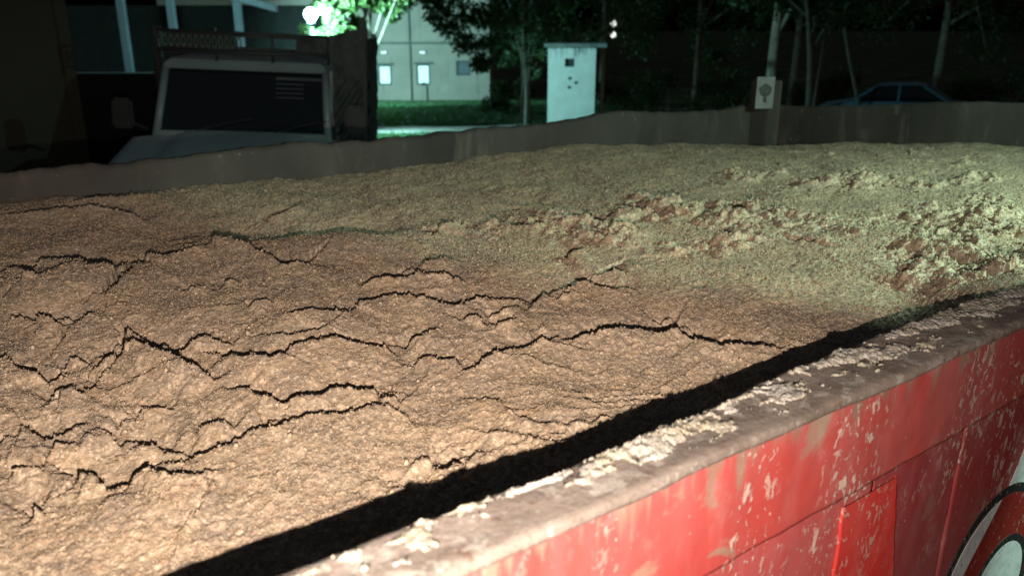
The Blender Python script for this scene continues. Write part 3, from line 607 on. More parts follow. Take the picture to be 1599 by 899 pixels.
# ---- cream building behind the lawn
FB = 48.0; ZB = ground_z(FB)
M_CREAM = wall_material('cream_plaster', (0.46, 0.38, 0.33), amount=0.35, scale=0.6)
M_FRAME = simple('dark_window_frame', (0.05, 0.06, 0.06), 0.6)
bld = tag(place('lawn_building', -8.0, FB, ZB), 'cream plastered building with two glowing windows beyond the lawn', 'building')
def BW(r): return r+8.0
x0, x1 = BW(-20.0), BW(-1.29)
# wall face with the window openings left open
wins = [(-7.73, -6.97, -1.13, -0.02), (-5.51, -4.74, -1.13, 0.03), (-3.22, -2.39, -0.59, 0.23), (-10.2, -9.4, -1.13, -0.02), (-12.8, -12.0, -1.13, -0.02)]
xsx = sorted({x0, x1, *[BW(a) for w in wins for a in w[:2]]}); zsz = sorted({-0.6, 7.2, *[z-ZB for w in wins for z in w[2:]]})
mb = MB()
for i in range(len(xsx)-1):
    for j in range(len(zsz)-1):
        cxm, czm = (xsx[i]+xsx[i+1])/2, (zsz[j]+zsz[j+1])/2
        if any(BW(a) < cxm < BW(b) and c-ZB < czm < d-ZB for a, b, c, d in wins): continue
        mb.box((xsx[i], 0, zsz[j]), (xsx[i+1], 0.25, zsz[j+1]))
mb.build('front_wall', M_CREAM, bld)
MB().box((x0, 0.25, -0.6), (x0+0.25, 9, 7.2)).build('side_wall', M_CREAM, bld); MB().box((x1-0.25, 0.252, -0.6), (x1, 9, 7.2)).build('side_wall', M_CREAM, bld)
MB().box((x0, 8.75, -0.6), (x1, 9.0, 7.2)).build('rear_wall', M_CREAM, bld)
MB().box((x0-0.3, -0.3, 7.202), (x1+0.3, 9.3, 7.4)).build('roof_slab', M_CREAM, bld)
MB().box((x0, -0.12, 1.19-ZB-0.06), (x1, -0.002, 1.19-ZB+0.07)).build('string_course', simple('dirty_ledge', (0.16, 0.16, 0.14), 0.9), bld)
M_GLOW = emit('lit_window', (0.50, 0.96, 1.0), 0.72); M_SHUT = simple('grey_shutter', (0.14, 0.15, 0.18), 0.7)
for k, (a, b, c, d) in enumerate(wins):
    a, b, c, d = BW(a), BW(b), c-ZB, d-ZB; e = 0.001
    fr = MB().box((a+e, 0.02, c+e), (a+0.09, 0.14, d-e)).box((b-0.09, 0.02, c+e), (b-e, 0.14, d-e)).box((a+0.09, 0.02, d-0.09), (b-0.09, 0.14, d-e)).box((a+0.09, 0.02, c+e), (b-0.09, 0.14, c+0.09)).build('window', M_FRAME, bld)
    if k == 1: MB().box((a+0.25, -0.02, c-0.04), (a+0.52, 0.10, c+0.14)).build('window_box', M_FRAME, fr)
    MB().box((a+0.09, 0.07, c+0.09), (b-0.09, 0.085, d-0.09)).build('pane', M_GLOW if k != 2 else M_SHUT, fr)
    if k != 2: MB().box((a-0.14, -0.22, d+0.03), (b+0.14, -0.001, d+0.10)).build('sun_shade', M_FRAME, bld)
for rr in (-7.33, -5.12):
    v = MB().box((BW(rr)-0.17, -0.14, 0.69-ZB-0.10), (BW(rr)+0.17, -0.001, 0.69-ZB+0.10)).build('wall_lamp', M_FRAME, bld, bevel=0.01)
    for s in (-1, 1): MB().tube([(BW(rr)+s*0.08, -0.141, 0.69-ZB), (BW(rr)+s*0.08, -0.20, 0.69-ZB)], [0.085, 0.06], 10).build('lamp_glass', emit('vent_glow', (0.75, 1, 0.98), 0.75), v)
for rr, zt in ((-5.83, 7.0), (-4.95, -1.15-ZB)):
    MB().tube([(BW(rr), -0.07, -0.3), (BW(rr), -0.07, zt)], [0.05, 0.05], 8).build('drain_pipe', simple('old_pipe', (0.15, 0.16, 0.15), 0.8), bld, True)

# ---- small white hut with vents
FH = 23.0; ZH = ground_z(FH)
M_HUT = wall_material('hut_whitewash', (0.38, 0.38, 0.365), (0.05, 0.06, 0.06), 0.85, top=2.05, scale=2.4)
k23 = FH/21.0
hut = tag(place('small_hut', 1.03+0.62, FH, ZH, yaw=R(-6)), 'small white hut with square vent and three holes, beside the trees', 'hut')
hw = 0.655; ht = 1.56+0.06-ZH+0.0
def hz(z21): return (2.10-(2.10-z21)*k23)-ZH
ht = hz(1.60)
sq = (-0.19, 0.07, hz(1.13), hz(1.33))
mb = MB()
for a, b, c, d in ((-hw, sq[0], -0.3, ht), (sq[1], hw, -0.3, ht), (sq[0], sq[1], -0.3, sq[2]), (sq[0], sq[1], sq[3], ht)): mb.box((a, 0, c), (b, 0.12, d))
mb.build('front_wall', M_HUT, hut)
MB().box((sq[0]-0.001, 0.085, sq[2]-0.001), (sq[1]+0.001, 0.11, sq[3]+0.001)).build('vent_opening', simple('dark_inside', (0.008, 0.009, 0.009), 0.9), hut)
for vx, vz in ((-0.04, hz(0.85)), (0.13, hz(0.745)), (-0.055, hz(0.63))):
    MB().prism([(vx+0.055*math.cos(a)+0.01*math.sin(3*a), vz+0.043*math.sin(a)) for a in [math.pi*k/7 for k in range(14)]], 'y', -0.004, 0.02).build('vent_hole', bpy.data.materials['dark_inside'], hut)
MB().box((-hw, 0.121, -0.3), (-hw+0.12, 1.35, ht)).build('side_wall', M_HUT, hut)
MB().box((hw-0.12, 0.121, -0.3), (hw-0.001, 0.28, ht)).box((hw-0.12, 1.18, -0.3), (hw-0.001, 1.35, ht)).box((hw-0.12, 0.28, ht-0.30), (hw-0.001, 1.18, ht)).build('door_wall', M_HUT, hut)
MB().box((-hw+0.12, 1.23, -0.3), (hw-0.12, 1.35, ht)).build('rear_wall', M_HUT, hut)
dr = MB().box((hw-0.09, 0.281, -0.2), (hw-0.05, 1.179, ht-0.301)).build('door', simple('dark_door', (0.03, 0.035, 0.035), 0.7), hut)
MB().tube([(hw-0.05, 0.40, 1.0), (hw-0.02, 0.40, 1.0), (hw-0.02, 0.40, 1.12)], [0.012]*3, 6).build('handle', M_POLE, dr)
MB().box((-hw-0.11, -0.14, ht+0.001), (hw+0.30, 1.50, ht+0.10)).build('roof_slab', simple('mossy_concrete', (0.07, 0.08, 0.075), 0.95, 0, 0.4, 5), hut, bevel=0.01)
MB().box((hw+0.16, 1.30, -0.3), (hw+0.26, 1.42, ht)).build('corner_post', M_HUT, hut)

# ---- open porch with pale posts, left of the lamp
FP = 21.5; ZP = ground_z(FP)
M_POST = wall_material('pale_post_paint', (0.20, 0.22, 0.25), amount=0.4, scale=3)
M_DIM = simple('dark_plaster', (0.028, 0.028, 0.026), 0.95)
porch = tag(place('open_porch', -9.9, FP, ZP), 'open porch with pale posts and sloping fascia, left of the lamp', 'porch')
for rr in (-9.92, -8.66, -6.97): MB().box((rr+9.9-0.09, 0, -0.2), (rr+9.9+0.09, 0.18, 3.9)).build('post', M_POST, porch, bevel=0.01)
MB().hexa([(1.6,-0.25,3.75),(4.0,-0.25,3.12),(4.0,-0.05,3.12),(1.6,-0.05,3.75),(1.6,-0.25,3.91),(4.0,-0.25,3.28),(4.0,-0.05,3.28),(1.6,-0.05,3.91)]).build('fascia', M_POST, porch)
MB().hexa([(-4,-0.2,3.95),(4.0,-0.2,3.40),(4.0,5,3.75),(-4,5,4.25),(-4,-0.2,4.05),(4.0,-0.2,3.50),(4.0,5,3.85),(-4,5,4.35)]).build('roof', M_DIM, porch)
MB().box((-4, 5.0, -0.3), (4.0, 5.2, 3.4)).build('rear_wall', M_DIM, porch)

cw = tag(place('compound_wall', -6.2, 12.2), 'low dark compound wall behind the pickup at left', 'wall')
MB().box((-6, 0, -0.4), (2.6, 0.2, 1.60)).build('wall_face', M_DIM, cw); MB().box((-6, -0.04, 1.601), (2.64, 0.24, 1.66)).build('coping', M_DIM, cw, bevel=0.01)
# ---- dark building corner at the far left
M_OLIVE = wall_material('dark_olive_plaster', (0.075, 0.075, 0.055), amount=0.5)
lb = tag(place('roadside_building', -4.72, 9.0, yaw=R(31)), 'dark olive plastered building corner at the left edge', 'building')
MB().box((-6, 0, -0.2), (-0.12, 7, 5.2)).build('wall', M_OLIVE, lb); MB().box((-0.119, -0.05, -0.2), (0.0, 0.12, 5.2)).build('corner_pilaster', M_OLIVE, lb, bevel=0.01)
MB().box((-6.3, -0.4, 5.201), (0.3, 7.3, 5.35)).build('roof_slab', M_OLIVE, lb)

# ---- pickup facing the trailer
pk = tag(place('pickup_truck', -2.21, 6.5, 0.0, yaw=R(7), roll=R(2.6)), 'pale pickup with roof rack and tall tarped cargo body behind trailer', 'truck')
M_PAINT = simple('pale_truck_paint', (0.22, 0.26, 0.28), 0.4, 0, 0.15, 2, 0.02); M_TRIM = simple('black_trim', (0.015, 0.016, 0.018), 0.55)
M_GLASS = glass('dark_glass'); M_TARP = simple('dark_tarp', (0.040, 0.045, 0.045), 0.6, 0, 0.3, 4)
# bonnet: crowned sheet with a raised middle, closed below
hx, hy = np.meshgrid(np.linspace(-0.96, 0.96, 33), np.linspace(-1.30, -0.02, 15)); ux = np.abs(hx)/0.96; vy = (hy+1.30)/1.28
hz_ = 1.08+0.19*vy**0.8 - 0.06*ux**4 - 0.10*np.clip(0.12-vy, 0, 1)*8*0.4 + 0.035*smooth(0.55, 0.45, ux) - 0.20*smooth(0.90, 1.0, ux)
grid_mesh('bonnet', np.stack([hx*(0.90+0.10*vy), hy, hz_], -1), simple('lit_bonnet_paint', (0.40, 0.45, 0.48), 0.6, 0, 0.12, 2), pk)  # paler than the cab paint: light on the bonnet put into its colour
MB().hexa([(-.70,-1.28,.45),(.70,-1.28,.45),(.74,-.05,.45),(-.74,-.05,.45),(-.70,-1.28,.98),(.70,-1.28,.98),(.74,-.05,1.07),(-.74,-.05,1.07)]).build('engine_bay', M_PAINT, pk)
MB().box((-.46,-1.33,.68),(.46,-1.281,.96)).build('grille', M_TRIM, pk, bevel=0.01)
for s in (-1, 1): MB().tube([(s*.57,-1.281,.84),(s*.57,-1.34,.84)], [.11,.10], 16).build('headlight', simple('lamp_lens', (0.35,0.36,0.36), 0.15), pk)
MB().box((-.80,-1.46,.40),(.80,-1.342,.60)).build('bumper', M_TRIM, pk, bevel=0.02)
# cab shell as pillars, roof, doors
zb, zt_ = 1.27, 1.76; yb, yt = -0.02, 0.26; wb, wt = 0.675, 0.625
MB().hexa([(-wb,yb,.5),(wb,yb,.5),(wb,1.0,.5),(-wb,1.0,.5),(-wb,yb,zb-.012),(wb,yb,zb-.012),(wb,1.0,zb-.012),(-wb,1.0,zb-.012)]).build('cab_body', M_PAINT, pk, bevel=0.01)
for s in (-1, 1):
    MB().tube([(s*wb*.985,yb+.01,zb-.02),(s*wt,yt,zt_+.01)], [.032,.032], 8).build('windscreen_pillar', M_PAINT, pk, True)
    MB().hexa([(s*(wb-.03),.52,zb),(s*wb,.52,zb),(s*wb,.60,zb),(s*(wb-.03),.60,zb),(s*(wt-.03),.55,zt_),(s*wt,.55,zt_),(s*wt,.63,zt_),(s*(wt-.03),.63,zt_)]).build('door_pillar', M_PAINT, pk)
    MB().hexa([(s*(wb-.02),.03,zb),(s*(wb-.012),.03,zb),(s*(wb-.012),.52,zb),(s*(wb-.02),.52,zb),(s*(wt-.02),.29,zt_),(s*(wt-.012),.29,zt_),(s*(wt-.012),.55,zt_),(s*(wt-.02),.55,zt_)]).build('side_window', M_GLASS, pk)
    MB().tube([(s*.735,.02,1.30),(s*.84,-.04,1.36),(s*.88,-.05,1.42)], [.012]*3, 6).build('mirror_arm', M_TRIM, pk)
    mm = MB().hexa([(s*.80,-.09,1.31),(s*.97,-.09,1.31),(s*.97,-.04,1.31),(s*.80,-.04,1.31),(s*.81,-.08,1.54),(s*.96,-.08,1.54),(s*.96,-.04,1.54),(s*.81,-.04,1.54)]).build('wing_mirror', M_TRIM, pk, bevel=0.02)
MB().hexa([(-wb+.035,yb+.012,zb+.005),(wb-.035,yb+.012,zb+.005),(wb-.035,yb+.022,zb+.005),(-wb+.035,yb+.022,zb+.005),(-wt+.03,yt+.002,zt_),(wt-.03,yt+.002,zt_),(wt-.03,yt+.012,zt_),(-wt+.03,yt+.012,zt_)]).build('windscreen', M_GLASS, pk)
MB().box((-wb+.02,yb-.03,zb-.012),(wb-.02,yb+.03,zb+.03)).build('cowl', M_PAINT, pk, bevel=0.008)
for xx in (-.35, .25): MB().tube([(xx,yb-.02,zb+.035),(xx+.2,yb+.03,zb+.09),(xx+.42,yb+.06,zb+.13)], [.008,.007,.006], 6).build('wiper', M_TRIM, pk)
for k in range(5):
    z = 1.70-0.035*k; yy = yb+(yt-yb)*(z-zb)/(zt_-zb)-.004
    MB().box((.24, yy, z), (.24+(.36 if k == 0 else .22), yy+.006, z+(.02 if k == 0 else .008))).build('sticker_strip', simple('sticker_grey', (0.045,0.055,0.065), 0.6), pk)
MB().hexa([(-wt-.03,yt-.05,zt_+.001),(wt+.03,yt-.05,zt_+.001),(wt+.03,1.0,zt_+.001),(-wt-.03,1.0,zt_+.001),(-wt+.02,yt+.0,zt_+.075),(wt-.02,yt+.0,zt_+.075),(wt-.02,1.0,zt_+.09),(-wt+.02,1.0,zt_+.09)]).build('roof', M_PAINT, pk, bevel=0.015)
MB().box((-wt,.96,zb),(wt,.99,zt_)).build('cab_rear_wall', M_PAINT, pk)
MB().box((-.52,.25,.62),(-.10,.70,1.30)).build('seat', M_TRIM, pk, bevel=0.05); MB().box((.10,.25,.62),(.52,.70,1.30)).build('seat', M_TRIM, pk, bevel=0.05)
# roof rack with a pierced name board
rk = MB().tube([(-.66,.22,1.90),(.66,.22,1.90)],[.012,.012],8).tube([(-.66,.22,2.05),(.66,.22,2.05)],[.012,.012],8)
for xx in (-.66,-.22,.22,.66): rk.tube([(xx,.24,1.83),(xx,.22,2.05)],[.011,.011],6)
rk = rk.build('roof_rack', M_DARKSTEEL, pk, True)
M_BOARD = simple('board_grey', (0.08,0.09,0.085), 0.7)
for k in range(13):
    xx = -.60+k*.047
    mb = MB(); n = 10; ri = [(.015+.005*(k % 3), .040)]
    c0 = (xx, 1.975); outer = [(c0[0]+.019*math.cos(2*math.pi*j/n), c0[1]+.052*math.sin(2*math.pi*j/n)) for j in range(n)]; inn = [(c0[0]+.009*math.cos(2*math.pi*j/n), c0[1]+.032*math.sin(2*math.pi*j/n)) for j in range(n)]
    vs = [(p[0],.20,p[1]) for p in outer]+[(p[0],.20,p[1]) for p in inn]+[(p[0],.212,p[1]) for p in outer]+[(p[0],.212,p[1]) for p in inn]
    fs = []
    for j in range(n): j2 = (j+1)%n; fs += [(j,j2,n+j2,n+j),(2*n+j,3*n+j,3*n+j2,2*n+j2),(j,2*n+j,2*n+j2,j2),(n+j,n+j2,3*n+j2,3*n+j)]
    mb.add(vs, fs).build('board_link', M_BOARD, rk)
# cargo body: deck, low sides, frame and a creased tarp
MB().box((-.88,1.05,.70),(.88,3.3,.78)).build('deck', M_DARKSTEEL, pk)
MB().box((-.70,-1.0,.36),(-.55,3.2,.46)).box((.55,-1.0,.36),(.70,3.2,.46)).build('chassis', M_DARKSTEEL, pk)
for s in (-1, 1):
    MB().box((s*.84 if s > 0 else -.88,1.06,.781),(.88 if s > 0 else -.84,3.3,1.20)).build('drop_side', M_PAINT, pk, bevel=0.006)
    for yy in (1.08, 3.2): MB().box((s*.90-.03,yy-.03,.72),(s*.90+.03,yy+.03,2.20 if yy < 2 and s > 0 else 2.06)).build('stake_post', M_DARKSTEEL, pk)
MB().box((-.86,1.07,1.84),(.86,1.10,1.92)).box((-.86,1.07,2.0),(.86,1.10,2.05)).build('head_rail', M_DARKSTEEL, pk)
for k in range(4): MB().box((-.83+.02,1.075,1.22+.155*k),(.84,1.095,1.22+.155*k+.135)).build('headboard_plank', M_TARP, pk, bevel=0.004)
tx, tz = np.meshgrid(np.linspace(0.30, 0.895, 60), np.linspace(0.95, 2.02, 70))
fold = 0.020*np.sin((tx*1.1-tz*0.9)*46+1.5*np.sin(tz*5))*smooth(1.75, 1.25, tz)*smooth(0.45, 0.8, tx)+0.012*fbm(tx*5, tz*5, 111, 3)
top_edge = 2.02+0.10*smooth(0.45, 0.9, tx)
grid_mesh('tarp', np.stack([tx, 1.03+fold, 0.95+(tz-0.95)*(top_edge-0.95)/1.07], -1), M_TARP, pk)
ty, tz = np.meshgrid(np.linspace(1.04, 3.26, 60), np.linspace(0.95, 2.03, 40))
for s in (-1, 1): grid_mesh('tarp', np.stack([s*(0.935+0.015*fbm(ty*4, tz*4, 115, 3)+0.012*np.sin((ty-tz)*30)), ty, tz], -1), M_TARP, pk)
for xx, yy in ((-.72,-.75),(.72,-.75),(-.72,2.3),(.72,2.3)):
    w = MB().tube([(xx-.10,yy,.36),(xx-.08,yy,.36),(xx+.08,yy,.36),(xx+.10,yy,.36)],[.30,.36,.36,.30],24).build('wheel', M_RUBBER, pk, True)
    MB().tube([(xx-.11,yy,.36),(xx+.11,yy,.36)],[.17,.17],16).build('hub', M_POLE, w)

# ---- parked car under the trees at the right
car = tag(place('parked_car', 10.5, 22.5, yaw=R(-28)), 'pale blue car parked under dark trees, right of leaning pole', 'car')
M_CAR = simple('pale_blue_paint', (0.07, 0.18, 0.26), 0.4, 0.1, 0.1, 2)
def sect(y, w0, z0, w1, z1, w2, z2): return [(-w0,y,z0),(-w1,y,z1),(-w2,y,z2),(w2,y,z2),(w1,y,z1),(w0,y,z0)]
secs = [(-1.35,.15,.45,.78),(-1.30,.15,.60,.80),(-.55,.15,.84,.92),(.55,.15,.84,.95),(1.7,.15,.80,.95),(2.0,.15,.70,.86)]
def loft(name, rings, m, parent, sm=True):
    vs = [p for r in rings for p in r]; n = len(rings[0]); fs = [tuple(range(n)), tuple(range((len(rings)-1)*n, len(rings)*n))]
    for i in range(len(rings)-1):
        for k in range(n): fs.append((i*n+k, i*n+(k+1)%n, (i+1)*n+(k+1)%n, (i+1)*n+k))
    return MB().add(vs, fs).build(name, m, parent, False, 0.0)
def ring(x, w, zlo, zmid, ztop, wt): return [(x,-w*.92,zlo),(x,-w,zmid),(x,-wt,ztop),(x,wt,ztop),(x,w,zmid),(x,w*.92,zlo)]
loft('body', [ring(-1.95,.62,.35,.5,.66,.58), ring(-1.85,.78,.25,.55,.74,.70), ring(-1.0,.82,.22,.60,.90,.74), ring(0.9,.82,.22,.60,.94,.74), ring(1.75,.80,.25,.58,.90,.70), ring(1.95,.70,.35,.55,.78,.60)], M_CAR, car)
loft('cabin_glass', [ring(-1.05,.72,.89,.90,.905,.70), ring(-.45,.71,.91,1.05,1.30,.58), ring(.65,.71,.93,1.05,1.33,.58), ring(1.35,.70,.90,.92,.94,.66)], M_GLASS, car)
loft('roof', [ring(-.50,.56,1.285,1.295,1.31,.50), ring(-.2,.60,1.31,1.33,1.36,.54), ring(.5,.60,1.33,1.35,1.385,.54), ring(.72,.56,1.31,1.32,1.335,.50)], M_CAR, car)
for s in (-1, 1):
    MB().tube([(-1.02,s*.70,.90),(-.46,s*.585,1.30)],[.03,.03],6).build('pillar', M_CAR, car); MB().tube([(1.33,s*.68,.93),(.66,s*.585,1.33)],[.04,.04],6).build('pillar', M_CAR, car); MB().tube([(.1,s*.73,.93),(.1,s*.60,1.33)],[.03,.03],6).build('pillar', M_CAR, car)
    MB().box((-.95,s*.82-.07,.88),(-.80,s*.82+.07,.98)).build('wing_mirror', M_CAR, car, bevel=0.02)
    for yy in (-1.25, 1.25):
        w = MB().tube([(yy,s*.80-.10,.30),(yy,s*.80+.08,.30)],[.30,.30],20).build('wheel', M_RUBBER, car); MB().tube([(yy,s*.80-.11,.30),(yy,s*.80+.09,.30)],[.18,.18],14).build('hub', M_POLE, w)
# leaning pole beside it
lp = place('leaning_pole', 9.30, 22.0); tag(lp, 'pale pole leaning left beside the parked blue car', 'pole')
MB().tube([(0.14,0,-0.2),(0,0,0.8),(-.42,0,2.0),(-.62,0.05,2.75)],[.05,.05,.045,.035],8).build('shaft', M_BARK_PALE, lp, True)
MB().tube([(-.60,.05,2.74),(-.635,.05,2.82)],[.045,.02],8).build('cap', M_POLE, lp)

# ---- two small far lamps high between the trees
for k, (dz, lab) in enumerate(((2.23, 'upper of two tiny white lamps above the hut'), (1.72, 'lower of two tiny white lamps above the hut'))):
    o = tag(place('far_lamp', 4.80, 40.0, dz, 0), lab, 'lamp', 'two tiny far lamps')
    MB().tube([(0,0,-.13),(0,0,-.05),(0,0,.07),(0,0,.14)],[.06,.13,.13,.04],12).build('globe', emit('far_lamp_glow', (0.95,1,0.92), 1.6), o, True)
    MB().tube([(0,.18,-3.6-k*-.5),(0,.18,.22)],[.03,.03],6).build('stem', M_DARKSTEEL, o); MB().box((-.03,.10,.14),(.03,.21,.20)).build('bracket', M_DARKSTEEL, o)

# ------------------------------------------------------------------ trees
def leaf_cloud(centers, sizes, n, leaf, seed, droop=0.5):
    g = np.random.default_rng(seed); ci = g.integers(0, len(centers), n); c = np.array(centers)[ci]; s = np.array(sizes)[ci]
    p = g.normal(size=(n, 3)); p /= np.linalg.norm(p, axis=1)[:, None]; p *= (g.random(n)**0.45)[:, None]; p[:, 2] *= 0.75; p = c+p*s[:, None]
    d = g.normal(size=(n, 3)); d[:, 2] -= droop; d /= np.linalg.norm(d, axis=1)[:, None]
    e = np.cross(d, g.normal(size=(n, 3))); e /= np.linalg.norm(e, axis=1)[:, None]; L = (leaf*(0.6+0.8*g.random(n)))[:, None]
    nn = np.cross(d, e)
    q = np.stack([p, p+d*L*0.5+e*L*0.24+nn*L*0.06, p+d*L, p+d*L*0.5-e*L*0.24+nn*L*0.06], 1)
    return q.reshape(-1, 3)
def leaf_mesh(name, q, m, parent):
    n = len(q)//4; me = bpy.data.meshes.new(name); me.vertices.add(len(q)); me.vertices.foreach_set('co', q.reshape(-1).astype(np.float32))
    me.loops.add(n*4); me.loops.foreach_set('vertex_index', np.arange(n*4, dtype=np.int32)); me.polygons.add(n); me.polygons.foreach_set('loop_start', np.arange(0, n*4, 4, dtype=np.int32))
    me.update(calc_edges=True); return link(name, me, m, parent)
def tree(r, f, h, crown_r, crown_lo, label, seed, n=7000, leaf=0.13, trunk=0.16, lean=(0,0), bark=None, leaves=None, limbs=9, extra=(), fork=None, cat='tree', group='trees around the yard', name='tree'):
    g = random.Random(seed); o = place(name, r, f); tag(o, label, cat, group)
    top = Vector((lean[0], lean[1], h*0.72)); pts = [Vector((0,0,-.3))]
    for k in range(1, 6): t = k/5; pts.append(Vector((lean[0]*t*t+g.uniform(-.06,.06)*t, lean[1]*t*t+g.uniform(-.06,.06)*t, h*0.72*t)))
    tb = MB().tube(pts, [trunk*1.25]+[trunk*(1-0.13*k) for k in range(1, 6)], 9); cs = []; ss = []
    tr = tb.build('trunk', bark or M_BARK, o, True)
    for k in range(limbs):
        a = 2*math.pi*(k+g.uniform(-.3,.3))/limbs; t = 0.42+0.55*(k/limbs); st = pts[min(5, int(t*5)+0)].lerp(pts[min(5, int(t*5)+1)], t*5-int(t*5)) if t < 1 else pts[5]
        zend = crown_lo+0.4+(h-crown_lo)*g.uniform(0.05, 0.95); rr = crown_r*math.sqrt(max(0.12, 1-((zend-(h+crown_lo)/2)/((h-crown_lo)/2+.4))**2))*g.uniform(.6,.95)
        en = Vector((lean[0]+rr*math.cos(a), lean[1]+rr*math.sin(a), zend)); md = st.lerp(en, 0.5)+Vector((g.uniform(-.2,.2),g.uniform(-.2,.2),g.uniform(.05,.35)))
        MB().tube([st, md, en], [trunk*.42, trunk*.28, trunk*.09], 6).build('limb', bark or M_BARK, tr, True)
        for q, s in ((md, .75), (md.lerp(en, .5), .8), (en, .95)): cs.append(tuple(q)); ss.append(s*crown_r*0.30*g.uniform(.75,1.25))
    for k in range(limbs*2):
        a = g.uniform(0, 6.283); zz = crown_lo+(h-crown_lo)*g.random(); rr = crown_r*math.sqrt(max(.05, 1-((zz-(h+crown_lo)/2)/((h-crown_lo)/2+.2))**2))*g.uniform(.5,1)
        cs.append((lean[0]+rr*math.cos(a), lean[1]+rr*math.sin(a), zz)); ss.append(crown_r*g.uniform(.14,.30))
    for e in extra: cs.append(e[:3]); ss.append(e[3])
    leaf_mesh('crown', leaf_cloud(cs, ss, n, leaf, seed), leaves or M_LEAF, o); return o
# slender tree whose low boughs hang round the lamp
z20 = ground_z(20.3)
def loc(r, f, z, r0, f0, z0, s): return (r-r0, f-f0, z-z0, s)
ex = [loc(a, b, c, -3.45, 20.3, z20, s) for a, b, c, s in ((-4.3,19.4,2.60,.22),(-4.1,19.5,2.30,.20),(-3.95,19.6,2.10,.18),(-3.8,19.8,2.60,.24),(-3.5,20.0,2.80,.28),(-3.2,20.4,2.65,.24),(-2.95,20.5,2.90,.3),(-2.7,20.6,2.70,.26),(-3.7,20.2,2.20,.16),(-4.7,19.4,1.97,.13),(-4.35,19.5,1.95,.13),(-3.85,20.2,1.95,.14),(-2.95,20.8,2.40,.2),(-2.6,20.6,3.05,.3))]
tree(-3.45, 20.3, 6.2, 2.0, 3.75, 'slender tree with brightly lit leaves hanging beside the lamp', 11, 9000, 0.15, 0.085, extra=ex*3)
ex = [loc(a, b, c, 0.45, 27.5, ground_z(27.5), s) for a, b, c, s in ((-2.6,26.5,3.0,.6),(-2.3,26.6,2.5,.5),(-1.9,26.4,2.1,.5),(-1.9,26.8,2.9,.6),(-1.4,26.5,1.6,.5),(-1.2,26.3,2.4,.6),(-1.0,26.6,1.0,.35),(-.7,26.4,1.6,.5),(-.5,26.5,2.4,.6),(-.2,26.6,1.2,.4),(.1,26.5,1.9,.6),(.6,26.6,1.5,.5),(.9,26.6,2.5,.6),(1.4,26.6,1.9,.6),(1.5,26.6,3,.6))]
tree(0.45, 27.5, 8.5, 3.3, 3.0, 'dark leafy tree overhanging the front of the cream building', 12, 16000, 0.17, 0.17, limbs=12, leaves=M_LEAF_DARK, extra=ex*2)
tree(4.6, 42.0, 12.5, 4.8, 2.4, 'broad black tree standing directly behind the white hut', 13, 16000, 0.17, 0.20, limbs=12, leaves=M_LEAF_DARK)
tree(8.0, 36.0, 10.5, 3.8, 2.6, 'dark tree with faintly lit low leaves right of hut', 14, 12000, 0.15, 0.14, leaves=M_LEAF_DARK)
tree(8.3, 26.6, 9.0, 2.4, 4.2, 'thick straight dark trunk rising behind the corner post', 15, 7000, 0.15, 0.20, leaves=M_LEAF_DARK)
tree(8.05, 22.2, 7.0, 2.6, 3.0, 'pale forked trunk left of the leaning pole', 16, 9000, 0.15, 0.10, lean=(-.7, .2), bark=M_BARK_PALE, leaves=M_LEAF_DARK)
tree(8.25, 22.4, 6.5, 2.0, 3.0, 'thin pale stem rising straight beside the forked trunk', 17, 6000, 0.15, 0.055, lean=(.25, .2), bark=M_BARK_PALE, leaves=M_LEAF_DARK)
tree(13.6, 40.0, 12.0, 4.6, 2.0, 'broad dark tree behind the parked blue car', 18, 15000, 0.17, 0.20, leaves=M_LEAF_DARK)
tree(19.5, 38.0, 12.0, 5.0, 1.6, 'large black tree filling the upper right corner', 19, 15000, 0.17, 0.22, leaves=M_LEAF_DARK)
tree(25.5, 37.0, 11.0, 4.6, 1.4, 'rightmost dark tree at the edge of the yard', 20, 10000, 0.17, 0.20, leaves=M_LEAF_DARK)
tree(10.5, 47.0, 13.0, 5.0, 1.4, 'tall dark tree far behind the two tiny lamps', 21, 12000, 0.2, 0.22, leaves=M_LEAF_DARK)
tree(0.4, 25.2, 3.2, 0.8, 1.3, 'thin sapling with pale twigs left of the hut', 23, 1200, 0.11, 0.035, bark=M_BARK_PALE, leaves=M_LEAF_DARK)
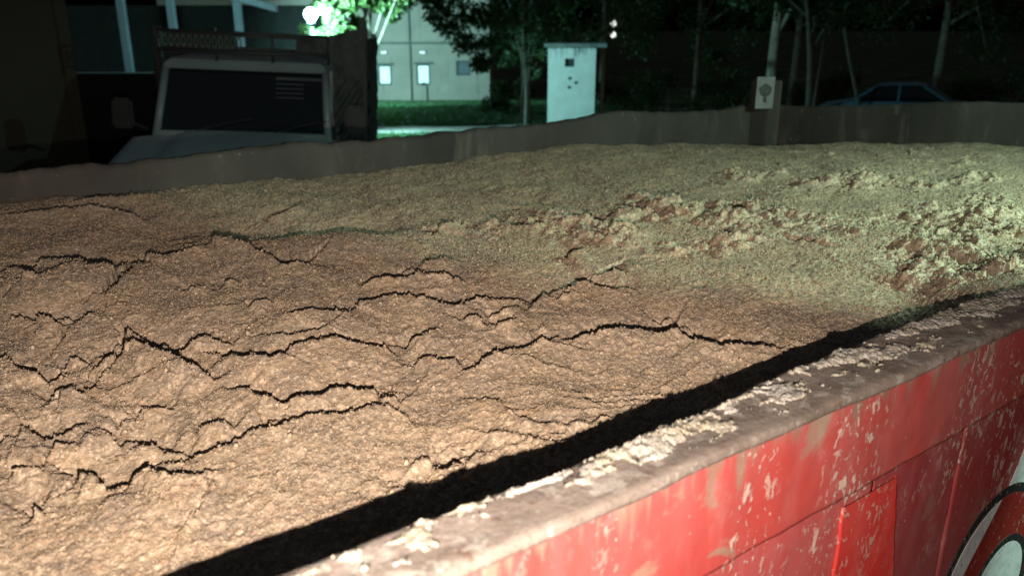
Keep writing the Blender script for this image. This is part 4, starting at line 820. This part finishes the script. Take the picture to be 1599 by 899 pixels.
# dark scrub under the trees, one bush after another
def bush(r, f, s, label, seed):
    o = place('bush', r, f); tag(o, label, 'bush', 'scrub under the trees'); g = random.Random(seed)
    st = MB()
    for k in range(6): a = g.uniform(0, 6.28); st.tube([(0,0,-.1),(s*.3*math.cos(a),s*.3*math.sin(a),s*.5),(s*.6*math.cos(a),s*.6*math.sin(a),s*.95)],[.02,.015,.006],5)
    st.build('stem', M_BARK, o)
    cs = [(g.uniform(-s,s),g.uniform(-s*.6,s*.6),g.uniform(.15,1.1)*s) for _ in range(12)]
    leaf_mesh('foliage', leaf_cloud(cs, [s*.4]*12, 2500, .12, seed), M_LEAF_DARK, o)
for k, (r_, f_, s_, lab) in enumerate(((4.6,33.5,1.3,'dark bush hugging the right side of the hut'),(6.6,34.5,1.4,'black bush right of the hut below the lit leaves'),(9.6,35.0,1.4,'dark bush behind the corner post plate'),(13.2,35.0,1.4,'dark bush between forked trunk and blue car'),(17.6,35.0,1.5,'dark bush just right of the blue car'),(20.6,34.0,1.5,'second dark bush right of the blue car'),(23.8,33.0,1.5,'last dark bush at the right edge'),(-.1,33.5,1.1,'dark bush at the right corner of the cream building'))):
    bush(r_, f_, s_, lab, 300+k)
# mown grass on the lawn
g = np.random.default_rng(5); n = 42000
gr = g.uniform(-9, 5, n); gf_ = g.uniform(20, 47, n); keep = np.abs(gf_-(24.6+0.10*gr+0.5*np.sin(gr*0.5))) > 1.9; gr, gf_ = gr[keep], gf_[keep]; n = len(gr)
b0 = WA(gr, gf_, gz(gr, gf_)-0.01); a = g.uniform(0, 6.283, n); wv = np.stack([np.cos(a), np.sin(a), 0*a], -1)*0.02; tp = np.stack([g.normal(0,.03,n), g.normal(0,.03,n), g.uniform(.05,.14,n)], -1)
q = np.stack([b0-wv, b0+wv, b0+tp+wv*.2, b0+tp-wv*.2], 1).reshape(-1, 3)
gm = leaf_mesh('lawn_grass', q, leaf_material('grass_blade', (0.05, 0.13, 0.05), (0.08, 0.17, 0.07)), None)
tag(gm, 'short green grass of the lit lawn', 'grass', kind='stuff')
